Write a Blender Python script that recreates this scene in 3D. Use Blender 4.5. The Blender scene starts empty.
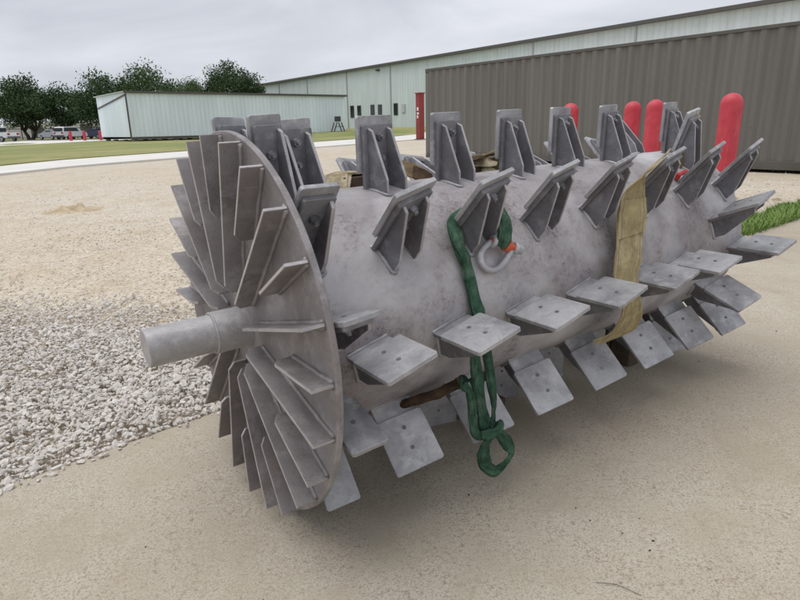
import bpy, bmesh, math, random
import numpy as np
from mathutils import Vector, Matrix, noise as mnoise
R = math.radians
rng = random.Random(7)
nrng = np.random.default_rng(7)
sc = bpy.context.scene
col = sc.collection

# ------------------------------------------------------------------ camera
EYE = 0.945
cd = bpy.data.cameras.new('camera'); cam = bpy.data.objects.new('camera', cd); col.objects.link(cam)
cd.sensor_width = 36; cd.sensor_fit = 'HORIZONTAL'; cd.lens = 26.71
cd.clip_start = 0.05; cd.clip_end = 6000
fw = Vector((0, 0.9598573, -0.28048878)); rt = Vector((0.99978643, -0.0057967, -0.01983681)); up = Vector((0.02066642, 0.28042888, 0.9596523))
M = Matrix((rt, up, -fw)).transposed().to_4x4(); M.translation = Vector((0, 0, EYE))
cam.matrix_world = M
sc.camera = cam

# ------------------------------------------------------------------ sky and sun (overcast)
SUN_EL, SUN_AZ = R(74), R(-95)          # high sun veiled by cloud, behind the rotor to the left
w = bpy.data.worlds.new('World'); sc.world = w; w.use_nodes = True
nt = w.node_tree; nt.nodes.clear()
def nn(nt, t, **kw):
    n = nt.nodes.new(t)
    for k, v in kw.items(): setattr(n, k, v)
    return n
out = nn(nt, 'ShaderNodeOutputWorld'); bg = nn(nt, 'ShaderNodeBackground'); bg.inputs['Strength'].default_value = 0.1
sky = nn(nt, 'ShaderNodeTexSky', sky_type='NISHITA'); sky.sun_disc = False; sky.sun_elevation = SUN_EL; sky.sun_rotation = SUN_AZ
sky.dust_density = 3
tc = nn(nt, 'ShaderNodeTexCoord'); mp = nn(nt, 'ShaderNodeMapping'); mp.inputs['Scale'].default_value = (1.0, 1.0, 3.6); mp.inputs['Rotation'].default_value = (0.1, 0.12, 0.5)
ns = nn(nt, 'ShaderNodeTexNoise'); ns.inputs['Scale'].default_value = 2.3; ns.inputs['Detail'].default_value = 6; ns.inputs['Roughness'].default_value = 0.52; ns.inputs['Distortion'].default_value = 0.5
cr = nn(nt, 'ShaderNodeValToRGB')
cr.color_ramp.elements[0].position = 0.32; cr.color_ramp.elements[0].color = (4.5, 4.75, 5.3, 1)
cr.color_ramp.elements[1].position = 0.68; cr.color_ramp.elements[1].color = (6.6, 6.75, 7.2, 1)
mx = nn(nt, 'ShaderNodeMix', data_type='RGBA'); mx.inputs[0].default_value = 0.95
nt.links.new(tc.outputs['Generated'], mp.inputs['Vector']); nt.links.new(mp.outputs[0], ns.inputs['Vector'])
nt.links.new(ns.outputs['Fac'], cr.inputs[0]); nt.links.new(sky.outputs[0], mx.inputs[6]); nt.links.new(cr.outputs[0], mx.inputs[7])
nt.links.new(mx.outputs[2], bg.inputs['Color']); nt.links.new(bg.outputs[0], out.inputs['Surface'])
sl = bpy.data.lights.new('sun', 'SUN'); sl.energy = 1.5; sl.angle = R(55); sl.color = (1, 0.98, 0.95)
so = bpy.data.objects.new('sun', sl); col.objects.link(so)
sdir = Vector((math.sin(SUN_AZ) * math.cos(SUN_EL), math.cos(SUN_AZ) * math.cos(SUN_EL), math.sin(SUN_EL)))
so.rotation_euler = sdir.to_track_quat('Z', 'Y').to_euler()
sc.view_settings.view_transform = 'Standard'; sc.view_settings.look = 'None'; sc.view_settings.exposure = 0.35; sc.view_settings.gamma = 1.0

# ------------------------------------------------------------------ helpers
def tag(o, label=None, cat=None, group=None, kind=None):
    if label: o['label'] = label
    if cat: o['category'] = cat
    if group: o['group'] = group
    if kind: o['kind'] = kind
    return o
def empty(name, loc=(0, 0, 0), rot=None):
    o = bpy.data.objects.new(name, None); col.objects.link(o); o.location = loc; o.empty_display_size = 0.1
    if rot is not None: o.rotation_euler = rot
    return o
def link(name, me, parent=None, mat=None):
    o = bpy.data.objects.new(name, me); col.objects.link(o)
    if parent is not None: o.parent = parent
    if mat is not None:
        if len(me.materials) == 0: me.materials.append(mat)
    return o
def to_mesh(bm, name, smooth=False, angle=None):
    bmesh.ops.recalc_face_normals(bm, faces=bm.faces)
    me = bpy.data.meshes.new(name); bm.to_mesh(me); bm.free()
    if smooth:
        me.polygons.foreach_set('use_smooth', [True] * len(me.polygons))
        if angle: me.set_sharp_from_angle(angle=R(angle))
    return me
def add_box(bm, x0, x1, y0, y1, z0, z1, bev=0.0, m=None, seg=1):
    vs = [bm.verts.new(p) for p in ((x0,y0,z0),(x1,y0,z0),(x1,y1,z0),(x0,y1,z0),(x0,y0,z1),(x1,y0,z1),(x1,y1,z1),(x0,y1,z1))]
    fs = [bm.faces.new([vs[i] for i in f]) for f in ((0,3,2,1),(4,5,6,7),(0,1,5,4),(1,2,6,5),(2,3,7,6),(3,0,4,7))]
    if bev > 0:
        es = list({e for f in fs for e in f.edges})
        r = bmesh.ops.bevel(bm, geom=es, offset=bev, segments=seg, affect='EDGES', profile=0.5)
        vs = list({v for f in r['faces'] for v in f.verts} | {v for v in vs if v.is_valid})
    if m is not None: bmesh.ops.transform(bm, matrix=m, verts=vs)
def box_mesh(name, *a, **k):
    bm = bmesh.new(); add_box(bm, *a, **k); return to_mesh(bm, name)
def add_prism(bm, outline, a0, a1, axis='y', bev=0.0):
    # outline: 2D points; extruded along axis between a0 and a1.  axis y -> (x,z); axis x -> (y,z); axis z -> (x,y)
    def P(p, a):
        if axis == 'y': return (p[0], a, p[1])
        if axis == 'x': return (a, p[0], p[1])
        return (p[0], p[1], a)
    A = [bm.verts.new(P(p, a0)) for p in outline]; B = [bm.verts.new(P(p, a1)) for p in outline]
    n = len(outline); fa = bm.faces.new(A); fb = bm.faces.new(B[::-1])
    for i in range(n): bm.faces.new((A[i], B[i], B[(i+1) % n], A[(i+1) % n]))
    if bev > 0:
        bmesh.ops.bevel(bm, geom=list(fa.edges) + list(fb.edges), offset=bev, segments=1, affect='EDGES')
def rrect(x0, x1, z0, z1, r, n=4):
    pts = []
    for cx, cz, a in ((x1-r, z1-r, 0), (x0+r, z1-r, 90), (x0+r, z0+r, 180), (x1-r, z0+r, 270)):
        for i in range(n+1):
            t = R(a + 90*i/n); pts.append((cx + r*math.cos(t), cz + r*math.sin(t)))
    return pts
def lathe(profile, n=64, axis='x', cap=True):
    bm = bmesh.new(); rings = []
    for a, r in profile:
        ring = []
        for i in range(n):
            t = 2*math.pi*i/n
            c, s = r*math.cos(t), r*math.sin(t)
            ring.append(bm.verts.new((a, s, c) if axis == 'x' else (c, s, a)))
        rings.append(ring)
    for A, B in zip(rings, rings[1:]):
        for i in range(n): bm.faces.new((A[i], A[(i+1) % n], B[(i+1) % n], B[i]))
    if cap: bm.faces.new(rings[0]); bm.faces.new(rings[-1])
    return bm
def catmull(P, k=6):
    P = [Vector(p) for p in P]; Q = [P[0]*2-P[1]] + P + [P[-1]*2-P[-2]]; o = []
    for i in range(1, len(Q)-2):
        for j in range(k):
            t = j/k; a, b, c, d = Q[i-1:i+3]
            o.append(0.5*((2*b) + (c-a)*t + (2*a-5*b+4*c-d)*t*t + (3*b-a-3*c+d)*t**3))
    o.append(P[-1]); return o
def sweep(bm, path, wid, thk, normals, n=10, square=False, wob=0.0, seed=0, uv=False):
    # section: wid across (path x normal), thk along the normal
    rings = []; N = len(path)
    for i, p in enumerate(path):
        t = (path[min(i+1, N-1)] - path[max(i-1, 0)]).normalized()
        nv = normals[i] if isinstance(normals, list) else normals
        nv = (nv - t*nv.dot(t)).normalized(); b = t.cross(nv)
        wi = wid[i] if isinstance(wid, list) else wid
        ring = []
        for k in range(n):
            a = 2*math.pi*k/n
            if square:
                u, v = ((1,1),(-1,1),(-1,-1),(1,-1))[k]
            else: u, v = math.cos(a), math.sin(a)
            q = p + b*(u*wi/2) + nv*(v*thk/2)
            if wob:
                d = mnoise.noise_vector(q*38 + Vector((seed, seed, 0)))
                q = q + d*wob
            ring.append(bm.verts.new(q))
        rings.append(ring)
    for A, B in zip(rings, rings[1:]):
        for k in range(n): bm.faces.new((A[k], A[(k+1) % n], B[(k+1) % n], B[k]))
    bm.faces.new(rings[0]); bm.faces.new(rings[-1][::-1])
    if uv: grid_uv(bm, rings, True)
def two_tone(me, axis, edge_mat_index=1):
    n = np.empty(len(me.polygons)*3, np.float32); me.polygons.foreach_get('normal', n); n = np.abs(n.reshape(-1, 3)[:, axis])
    me.polygons.foreach_set('material_index', (n < 0.6).astype(np.int32)*edge_mat_index); return me
def with_edge(me, m, axis):
    me.materials.append(m); me.materials.append(M_edge); return two_tone(me, axis)
def grid_uv(bm, rows, closed):
    # rows of verts: u across 0..1, v in metres along
    uv = bm.loops.layers.uv.new('UVMap'); L = 0.0; vv = [0.0]
    for A_, B_ in zip(rows, rows[1:]): L += (B_[0].co - A_[0].co).length; vv.append(L)
    d = {}
    for i, row in enumerate(rows):
        for k, v in enumerate(row): d[v] = (k, i)
    n = len(rows[0])
    for f in bm.faces:
        ks = [d.get(l.vert, (0, 0)) for l in f.loops]; wrap = closed and max(k for k, _ in ks) - min(k for k, _ in ks) > n/2
        for l, (k, i) in zip(f.loops, ks):
            if wrap and k < n/2: k += n
            l[uv].uv = (k/(n if closed else n-1), vv[i])
def both_uv(bm, rows):
    uv = bm.loops.layers.uv.new('UVMap'); vv = [0.0]
    for A_, B_ in zip(rows, rows[1:]): vv.append(vv[-1] + (B_[0][3].co - A_[0][3].co).length)
    d = {}
    for i, (a, b) in enumerate(rows):
        for r_ in (a, b):
            for j, v in enumerate(r_): d[v] = (j/(len(r_)-1), vv[i])
    for f in bm.faces:
        for l in f.loops: l[uv].uv = d[l.vert]
def np_mesh(name, V, F, smooth_=False):
    # V (n,3), F (m,k) same-size polygons
    me = bpy.data.meshes.new(name); V = np.asarray(V, np.float32); F = np.asarray(F, np.int32); k = F.shape[1]
    me.vertices.add(len(V)); me.vertices.foreach_set('co', V.ravel())
    me.loops.add(F.size); me.loops.foreach_set('vertex_index', F.ravel())
    me.polygons.add(len(F)); me.polygons.foreach_set('loop_start', np.arange(0, F.size, k, dtype=np.int32))
    me.polygons.foreach_set('use_smooth', np.full(len(F), smooth_, bool)); me.update(calc_edges=True); me.validate(); return me
def smooth(a, b, x):
    t = min(1, max(0, (x-a)/(b-a))); return t*t*(3-2*t)
CX, CY = -0.3798, 1.3822
AXV = Vector((0.82508, 0.56427, 0.02893)); E1 = Vector((-0.56451, 0.82543, 0)); E2 = Vector((-0.02388, -0.01633, 0.99958))
DISC = Vector((CX, CY, EYE - 0.4605))
def zg(x, y):
    a = (x-CX)*0.825 + (y-CY)*0.564
    z = 0.029*min(max(a, -0.4), 1.9)
    if a > 1.7: z = 0.029*(1.7 + 0.2*smooth(1.7, 2.6, a))
    if y > 50: z += 0.75*smooth(60, 84, y)*smooth(-24, -8, x)
    return z

# ------------------------------------------------------------------ materials
def mat(name, base, rough=0.6, metal=0.0, spec=0.5):
    m = bpy.data.materials.new(name); m.use_nodes = True
    b = m.node_tree.nodes['Principled BSDF']
    b.inputs['Base Color'].default_value = (*base, 1); b.inputs['Roughness'].default_value = rough; b.inputs['Metallic'].default_value = metal
    b.inputs['Specular IOR Level'].default_value = spec
    return m, m.node_tree, b
def coords(nt, kind='Object', scale=(1, 1, 1)):
    t = nn(nt, 'ShaderNodeTexCoord'); p = nn(nt, 'ShaderNodeMapping'); p.inputs['Scale'].default_value = scale
    nt.links.new(t.outputs[kind], p.inputs['Vector']); return p.outputs[0]
def noise(nt, vec, scale, detail=4, rough=0.55, dist=0.0):
    n = nn(nt, 'ShaderNodeTexNoise'); n.inputs['Scale'].default_value = scale; n.inputs['Detail'].default_value = detail
    n.inputs['Roughness'].default_value = rough; n.inputs['Distortion'].default_value = dist
    nt.links.new(vec, n.inputs['Vector']); return n.outputs['Fac']
def ramp(nt, fac, stops):
    r = nn(nt, 'ShaderNodeValToRGB'); e = r.color_ramp.elements
    while len(e) < len(stops): e.new(0.5)
    for k, (p, c) in zip(e, stops):
        k.position = p; k.color = (c, c, c, 1) if not hasattr(c, '__len__') else (*c, 1)
    nt.links.new(fac, r.inputs[0]); return r.outputs[0]
def mixc(nt, fac, a, b, mode='MIX'):
    m = nn(nt, 'ShaderNodeMix', data_type='RGBA', blend_type=mode)
    for s, v in ((0, fac), (6, a), (7, b)):
        if isinstance(v, (int, float)): m.inputs[s].default_value = v if s == 0 else (v, v, v, 1)
        elif isinstance(v, tuple): m.inputs[s].default_value = (*v, 1)
        else: nt.links.new(v, m.inputs[s])
    return m.outputs[2]
def math_(nt, op, a, b=0.0):
    m = nn(nt, 'ShaderNodeMath', operation=op)
    for i, v in enumerate((a, b)):
        if isinstance(v, (int, float)): m.inputs[i].default_value = v
        else: nt.links.new(v, m.inputs[i])
    return m.outputs[0]
def bump(nt, b, h, strength=0.3, dist=0.01):
    n = nn(nt, 'ShaderNodeBump'); n.inputs['Strength'].default_value = strength; n.inputs['Distance'].default_value = dist
    nt.links.new(h, n.inputs['Height']); nt.links.new(n.outputs[0], b.inputs['Normal'])

def steel(name, base, dark, light, brown, seedscale=1.0, rough=0.42, tone=0.12, brown_amt=0.35):
    m, t, b = mat(name, base, rough, 0.25)
    info = nn(t, 'ShaderNodeObjectInfo')
    tcn = nn(t, 'ShaderNodeTexCoord')
    off = nn(t, 'ShaderNodeVectorMath', operation='ADD'); t.links.new(tcn.outputs['Object'], off.inputs[0])
    cmb = nn(t, 'ShaderNodeCombineXYZ'); r20 = math_(t, 'MULTIPLY', info.outputs['Random'], 37.0)
    for i in range(3): t.links.new(r20, cmb.inputs[i])
    t.links.new(cmb.outputs[0], off.inputs[1]); v = off.outputs[0]
    n1 = noise(t, v, 9*seedscale, 5, 0.6, 0.4); n2 = noise(t, v, 26*seedscale, 4, 0.6); n3 = noise(t, v, 190, 3, 0.7); n4 = noise(t, v, 4.2*seedscale, 4, 0.55, 0.3)
    c = mixc(t, ramp(t, n1, [(0.34, 0.0), (0.62, 1.0)]), dark, base)
    c = mixc(t, ramp(t, n2, [(0.52, 0.0), (0.75, 0.85)]), c, light)
    c = mixc(t, math_(t, 'MULTIPLY', ramp(t, n4, [(0.48, 0.0), (0.68, 1.0)]), brown_amt), c, brown)
    c = mixc(t, ramp(t, n3, [(0.58, 0.0), (0.72, 0.5)]), c, tuple(x*0.45 for x in dark))
    n5 = noise(t, v, 58*seedscale, 5, 0.7, 0.6); c = mixc(t, ramp(t, n5, [(0.55, 0.0), (0.72, 0.45)]), c, tuple(x*0.8 for x in dark))
    mv = nn(t, 'ShaderNodeMapping'); mv.inputs['Scale'].default_value = (6, 6, 120); mv.inputs['Rotation'].default_value = (0.5, 0.35, 0.2); t.links.new(v, mv.inputs['Vector'])
    sc1 = noise(t, mv.outputs[0], 1.6, 2, 0.5, 0.2); gate = ramp(t, n4, [(0.42, 0.0), (0.5, 1.0)])
    c = mixc(t, math_(t, 'MULTIPLY', ramp(t, sc1, [(0.71, 0.0), (0.75, 0.25)]), gate), c, tuple(min(1, x*1.35) for x in light))
    f = math_(t, 'ADD', math_(t, 'MULTIPLY', info.outputs['Random'], 2*tone), 1-tone)
    cf = nn(t, 'ShaderNodeCombineXYZ'); [t.links.new(f, cf.inputs[i]) for i in range(3)]
    c = mixc(t, 1.0, c, cf.outputs[0], 'MULTIPLY')
    t.links.new(c, b.inputs['Base Color'])
    t.links.new(ramp(t, n2, [(0.3, rough+0.14), (0.7, rough-0.06)]), b.inputs['Roughness'])
    bump(t, b, n3, 0.18, 0.002)
    return m
M_steel = steel('grey_primer_steel', (0.24, 0.238, 0.256), (0.148, 0.146, 0.158), (0.36, 0.36, 0.38), (0.2, 0.168, 0.158))
M_wear = steel('wear_plate_steel', (0.45, 0.447, 0.458), (0.25, 0.247, 0.262), (0.56, 0.56, 0.565), (0.29, 0.27, 0.255), brown_amt=0.2)
M_fin = steel('fin_steel', (0.29, 0.268, 0.268), (0.185, 0.166, 0.166), (0.41, 0.39, 0.393), (0.235, 0.185, 0.165), seedscale=0.7, brown_amt=0.5)
M_edge = steel('pale_edge_steel', (0.5, 0.475, 0.475), (0.36, 0.335, 0.34), (0.6, 0.58, 0.58), (0.4, 0.34, 0.32), rough=0.38)  # paler steel tone for the narrow faces of fins and gussets
M_bolt = steel('bolt_steel', (0.2, 0.2, 0.215), (0.12, 0.12, 0.13), (0.3, 0.3, 0.32), (0.14, 0.1, 0.09))
M_shaft = steel('shaft_steel', (0.40, 0.392, 0.393), (0.29, 0.28, 0.28), (0.48, 0.47, 0.472), (0.28, 0.24, 0.215), seedscale=1.3)

def drum_material():
    m, t, b = mat('drum_overspray', (0.3, 0.29, 0.3), 0.6, 0.1)
    v = coords(t)
    a = noise(t, v, 4.2, 7, 0.66, 0.5); f = noise(t, v, 85, 5, 0.75); g = noise(t, v, 9, 7, 0.7, 0.4); h = noise(t, v, 1.9, 6, 0.62, 0.5); k = noise(t, v, 30, 6, 0.72, 0.3)
    c = mixc(t, ramp(t, a, [(0.36, 0.0), (0.62, 1.0)]), (0.285, 0.258, 0.263), (0.40, 0.385, 0.391))
    rusty = ramp(t, h, [(0.42, 0.0), (0.58, 1.0)])
    c = mixc(t, math_(t, 'MULTIPLY', math_(t, 'MULTIPLY', ramp(t, k, [(0.36, 0.0), (0.68, 0.75)]), rusty), ramp(t, g, [(0.38, 0.1), (0.6, 1.0)])), c, (0.175, 0.127, 0.127))
    sp = math_(t, 'MULTIPLY', ramp(t, f, [(0.5, 0.0), (0.64, 0.9)]), ramp(t, g, [(0.42, 0.05), (0.6, 0.9)]))
    c = mixc(t, math_(t, 'MULTIPLY', sp, ramp(t, h, [(0.36, 0.15), (0.56, 1.0)])), c, (0.11, 0.066, 0.064))
    l = noise(t, v, 5.3, 5, 0.55, 0.2)
    c = mixc(t, ramp(t, l, [(0.46, 0.0), (0.7, 0.8)]), c, (0.58, 0.57, 0.58))
    t.links.new(c, b.inputs['Base Color']); bump(t, b, mixc(t, 0.4, f, k), 0.35, 0.003)
    return m
M_drum = drum_material()

def concrete_material():
    m, t, b = mat('tan_concrete', (0.4, 0.36, 0.29), 0.88, spec=0.3)
    v = coords(t)
    a = noise(t, v, 0.8, 7, 0.6, 0.3); g = noise(t, v, 4.5, 7, 0.68, 0.4); f = noise(t, v, 95, 5, 0.75); s = noise(t, v, 230, 3, 0.8)
    c = mixc(t, ramp(t, a, [(0.32, 0.0), (0.68, 1.0)]), (0.425, 0.375, 0.298), (0.52, 0.475, 0.39))
    c = mixc(t, ramp(t, g, [(0.36, 0.5), (0.54, 0.0)]), c, (0.35, 0.295, 0.21))
    c = mixc(t, ramp(t, g, [(0.58, 0.0), (0.78, 0.4)]), c, (0.54, 0.505, 0.43))
    c = mixc(t, math_(t, 'MULTIPLY', ramp(t, s, [(0.36, 0.9), (0.52, 0.0)]), ramp(t, g, [(0.34, 0.35), (0.58, 0.9)])), c, (0.225, 0.17, 0.118))
    c = mixc(t, ramp(t, s, [(0.56, 0.0), (0.7, 0.32)]), c, (0.61, 0.57, 0.48))
    pit = math_(t, 'MULTIPLY', ramp(t, f, [(0.55, 0.0), (0.64, 1.0)]), ramp(t, g, [(0.38, 0.3), (0.6, 0.95)]))
    c = mixc(t, pit, c, (0.235, 0.18, 0.125))
    # chalky scrape marks and damp-looking stains, wandering streaks
    vs = coords(t, scale=(3.2, 9.0, 1)); st = noise(t, vs, 1.1, 7, 0.72, 1.4)
    c = mixc(t, math_(t, 'MULTIPLY', ramp(t, st, [(0.58, 0.0), (0.76, 0.6)]), ramp(t, a, [(0.42, 0.0), (0.6, 1.0)])), c, (0.62, 0.6, 0.55))
    st2 = noise(t, coords(t, scale=(2.2, 1.3, 1)), 1.3, 6, 0.65, 0.8)
    c = mixc(t, ramp(t, st2, [(0.52, 0.0), (0.7, 0.45)]), c, (0.33, 0.27, 0.195))
    t.links.new(c, b.inputs['Base Color'])
    h = mixc(t, 0.5, f, s); bump(t, b, h, 0.18, 0.003)
    return m
M_conc = concrete_material()

def yard_material():
    m, t, b = mat('sandy_gravel', (0.5, 0.44, 0.35), 0.95)
    v = coords(t)
    a = noise(t, v, 0.35, 6, 0.6, 0.4); g = noise(t, v, 2.2, 6, 0.68); vo = nn(t, 'ShaderNodeTexVoronoi'); vo.inputs['Scale'].default_value = 62; t.links.new(v, vo.inputs['Vector'])
    vb = nn(t, 'ShaderNodeTexVoronoi'); vb.inputs['Scale'].default_value = 24; t.links.new(v, vb.inputs['Vector'])
    c = mixc(t, ramp(t, a, [(0.34, 0.0), (0.64, 1.0)]), (0.535, 0.46, 0.348), (0.59, 0.535, 0.452))
    c = mixc(t, ramp(t, g, [(0.48, 0.0), (0.7, 0.8)]), c, (0.47, 0.385, 0.265))
    g2 = noise(t, v, 17, 6, 0.75, 0.3); c = mixc(t, ramp(t, g2, [(0.36, 0.6), (0.52, 0.0)]), c, (0.40, 0.325, 0.235)); c = mixc(t, ramp(t, g2, [(0.56, 0.0), (0.72, 0.5)]), c, (0.66, 0.61, 0.53))
    cell = ramp(t, vo.outputs['Color'], [(0.15, 0.74), (0.85, 1.2)])
    c = mixc(t, 0.8, c, cell, 'MULTIPLY')
    c = mixc(t, ramp(t, vo.outputs['Distance'], [(0.6, 0.0), (0.95, 0.4)]), c, (0.36, 0.285, 0.2))
    t.links.new(c, b.inputs['Base Color'])
    hh = mixc(t, 0.5, vo.outputs['Distance'], vb.outputs['Distance']); hh = mixc(t, 0.4, hh, g2); bump(t, b, hh, 0.5, -0.012)
    return m
M_yard = yard_material()
def stone_material(name, cols):
    m, t, b = mat(name, cols[0], 0.9)
    geo = nn(t, 'ShaderNodeNewGeometry'); n = len(cols)
    c = ramp(t, geo.outputs['Random Per Island'], [(i/(n-1), k) for i, k in enumerate(cols)])
    f = noise(t, coords(t), 90, 3, 0.6); c = mixc(t, ramp(t, f, [(0.35, 0.25), (0.6, 0.0)]), c, (0.3, 0.25, 0.19))
    t.links.new(c, b.inputs['Base Color']); bump(t, b, f, 0.3, 0.004); return m
M_rock = stone_material('crushed_limestone', [(0.53, 0.475, 0.41), (0.64, 0.60, 0.55), (0.69, 0.66, 0.62), (0.56, 0.525, 0.485), (0.65, 0.60, 0.535)])
M_peb = stone_material('yard_pebbles', [(0.64, 0.56, 0.45), (0.7, 0.64, 0.54), (0.56, 0.48, 0.37), (0.72, 0.68, 0.6)])
def lawn_material():
    m, t, b = mat('dry_lawn', (0.14, 0.17, 0.05), 0.95, spec=0.2)
    v = coords(t); a = noise(t, v, 0.12, 6, 0.65); g = noise(t, v, 1.3, 5, 0.7)
    c = mixc(t, ramp(t, a, [(0.36, 0.0), (0.62, 1.0)]), (0.165, 0.215, 0.068), (0.34, 0.31, 0.14))
    c = mixc(t, ramp(t, g, [(0.45, 0.0), (0.7, 0.5)]), c, (0.13, 0.16, 0.05))
    t.links.new(c, b.inputs['Base Color']); bump(t, b, g, 0.5, 0.05); return m
M_lawn = lawn_material()
def plain(name, base, rough=0.6, var=0.12, scale=4.0, vs=(1, 1, 1), metal=0.0, bmp=0.1, rust=False):
    m, t, b = mat(name, base, rough, metal); v = coords(t, scale=vs)
    a = noise(t, v, scale, 5, 0.6, 0.2)
    c = mixc(t, ramp(t, a, [(0.3, 0.0), (0.7, 1.0)]), tuple(x*(1-var) for x in base), tuple(min(1, x*(1+var)) for x in base))
    if rust:
        rr_ = noise(t, coords(t), 3.1, 7, 0.72, 0.5); c = mixc(t, ramp(t, rr_, [(0.64, 0.0), (0.72, 0.7)]), c, (0.13, 0.06, 0.03))
        ll_ = noise(t, coords(t, scale=(5, 5, 0.25)), 1.7, 5, 0.6); c = mixc(t, ramp(t, ll_, [(0.52, 0.0), (0.74, 0.2)]), c, tuple(x*1.6 for x in base))
    t.links.new(c, b.inputs['Base Color'])
    if bmp: bump(t, b, noise(t, v, scale*12, 3, 0.6), bmp, 0.01)
    return m
M_road = plain('pale_road_concrete', (0.66, 0.64, 0.6), 0.85, 0.08, 0.6)
M_asph = plain('worn_asphalt', (0.16, 0.155, 0.15), 0.9, 0.2, 0.5)
M_cont = plain('container_paint', (0.142, 0.134, 0.12), 0.5, 0.12, 2.2, (1, 1, 0.12), rust=True)
M_contdark = plain('container_rail_paint', (0.095, 0.09, 0.08), 0.55, 0.15, 2)
def red_plastic():
    m, t, b = mat('faded_red_plastic', (0.5, 0.02, 0.035), 0.5); v = coords(t)
    a = noise(t, v, 7, 5, 0.6); s = noise(t, coords(t, scale=(9, 9, 1.5)), 2.2, 4, 0.6)
    c = mixc(t, ramp(t, a, [(0.35, 0.0), (0.7, 1.0)]), (0.47, 0.03, 0.048), (0.57, 0.055, 0.08))
    c = mixc(t, ramp(t, s, [(0.56, 0.0), (0.78, 0.45)]), c, (0.62, 0.2, 0.21))
    d = noise(t, v, 26, 5, 0.7, 0.4); c = mixc(t, ramp(t, d, [(0.62, 0.0), (0.74, 0.55)]), c, (0.2, 0.03, 0.035))
    t.links.new(c, b.inputs['Base Color']); return m
M_red = red_plastic()
def siding(name, base, pitch, var=0.08):
    m, t, b = mat(name, base, 0.55); 
    tc_ = nn(t, 'ShaderNodeTexCoord'); sx = nn(t, 'ShaderNodeSeparateXYZ'); t.links.new(tc_.outputs['Object'], sx.inputs[0])
    fx = math_(t, 'FRACT', math_(t, 'MULTIPLY', sx.outputs['X'], 1/pitch))
    rib = ramp(t, fx, [(0.0, 1.0), (0.1, 0.0), (0.82, 0.0), (0.92, 1.0)])
    v = coords(t, scale=(1, 1, 0.15)); a = noise(t, v, 0.9, 5, 0.6)
    c = mixc(t, ramp(t, a, [(0.3, 0.0), (0.7, 1.0)]), tuple(x*(1-var) for x in base), tuple(x*(1+var) for x in base))
    t.links.new(c, b.inputs['Base Color']); bump(t, b, rib, 0.6, 0.06); return m
M_mint = siding('mint_siding', (0.62, 0.69, 0.70), 0.6)
M_blue = siding('pale_blue_siding', (0.75, 0.84, 0.90), 0.45)
M_roofm = plain('metal_roof', (0.42, 0.45, 0.45), 0.5, 0.1, 0.4)
M_trim = plain('dark_trim', (0.09, 0.085, 0.08), 0.6, 0.1, 3)
M_pane = plain('dark_window_glass', (0.02, 0.025, 0.03), 0.12, 0.2, 2, bmp=0)
M_white = plain('white_paint', (0.72, 0.73, 0.74), 0.35, 0.04, 2, bmp=0)
M_silver = plain('silver_paint', (0.32, 0.34, 0.36), 0.3, 0.04, 2, metal=0.4, bmp=0)
M_navy = plain('dark_blue_paint', (0.03, 0.035, 0.09), 0.3, 0.1, 2, bmp=0)
M_tyre = plain('tyre_rubber', (0.02, 0.02, 0.02), 0.8, 0.2, 8)
M_rim = plain('wheel_rim', (0.4, 0.4, 0.42), 0.35, 0.1, 8, metal=0.7)
M_lampred = plain('tail_lamp', (0.35, 0.01, 0.01), 0.25, 0.1, 8, bmp=0)
M_lampw = plain('head_lamp', (0.75, 0.75, 0.72), 0.15, 0.05, 8, bmp=0)
M_timber = plain('weathered_timber', (0.085, 0.06, 0.042), 0.85, 0.4, 5, (1, 7, 7), bmp=0.4)
M_bark = plain('bark', (0.07, 0.055, 0.042), 0.95, 0.3, 3)
M_block = plain('concrete_block', (0.3, 0.29, 0.27), 0.9, 0.15, 3)
def leaf_mat(name, a, b2, c2):
    m, t, b = mat(name, a, 0.75, spec=0.2); geo = nn(t, 'ShaderNodeNewGeometry')
    v = coords(t); n = noise(t, v, 0.55, 3, 0.6)
    c = mixc(t, ramp(t, n, [(0.38, 0.0), (0.62, 1.0)]), a, b2)
    c = mixc(t, ramp(t, geo.outputs['Random Per Island'], [(0.5, 0.0), (1.0, 0.35)]), c, c2)
    t.links.new(c, b.inputs['Base Color'])
    b.inputs['Subsurface Weight'].default_value = 0.0
    return m
M_leaf = leaf_mat('oak_foliage', (0.042, 0.074, 0.03), (0.064, 0.102, 0.04), (0.085, 0.125, 0.05))
M_leaf2 = leaf_mat('lighter_foliage', (0.055, 0.092, 0.035), (0.08, 0.125, 0.047), (0.105, 0.15, 0.058))
M_grass = leaf_mat('grass_blades', (0.14, 0.235, 0.055), (0.19, 0.285, 0.075), (0.32, 0.33, 0.14))
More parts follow.
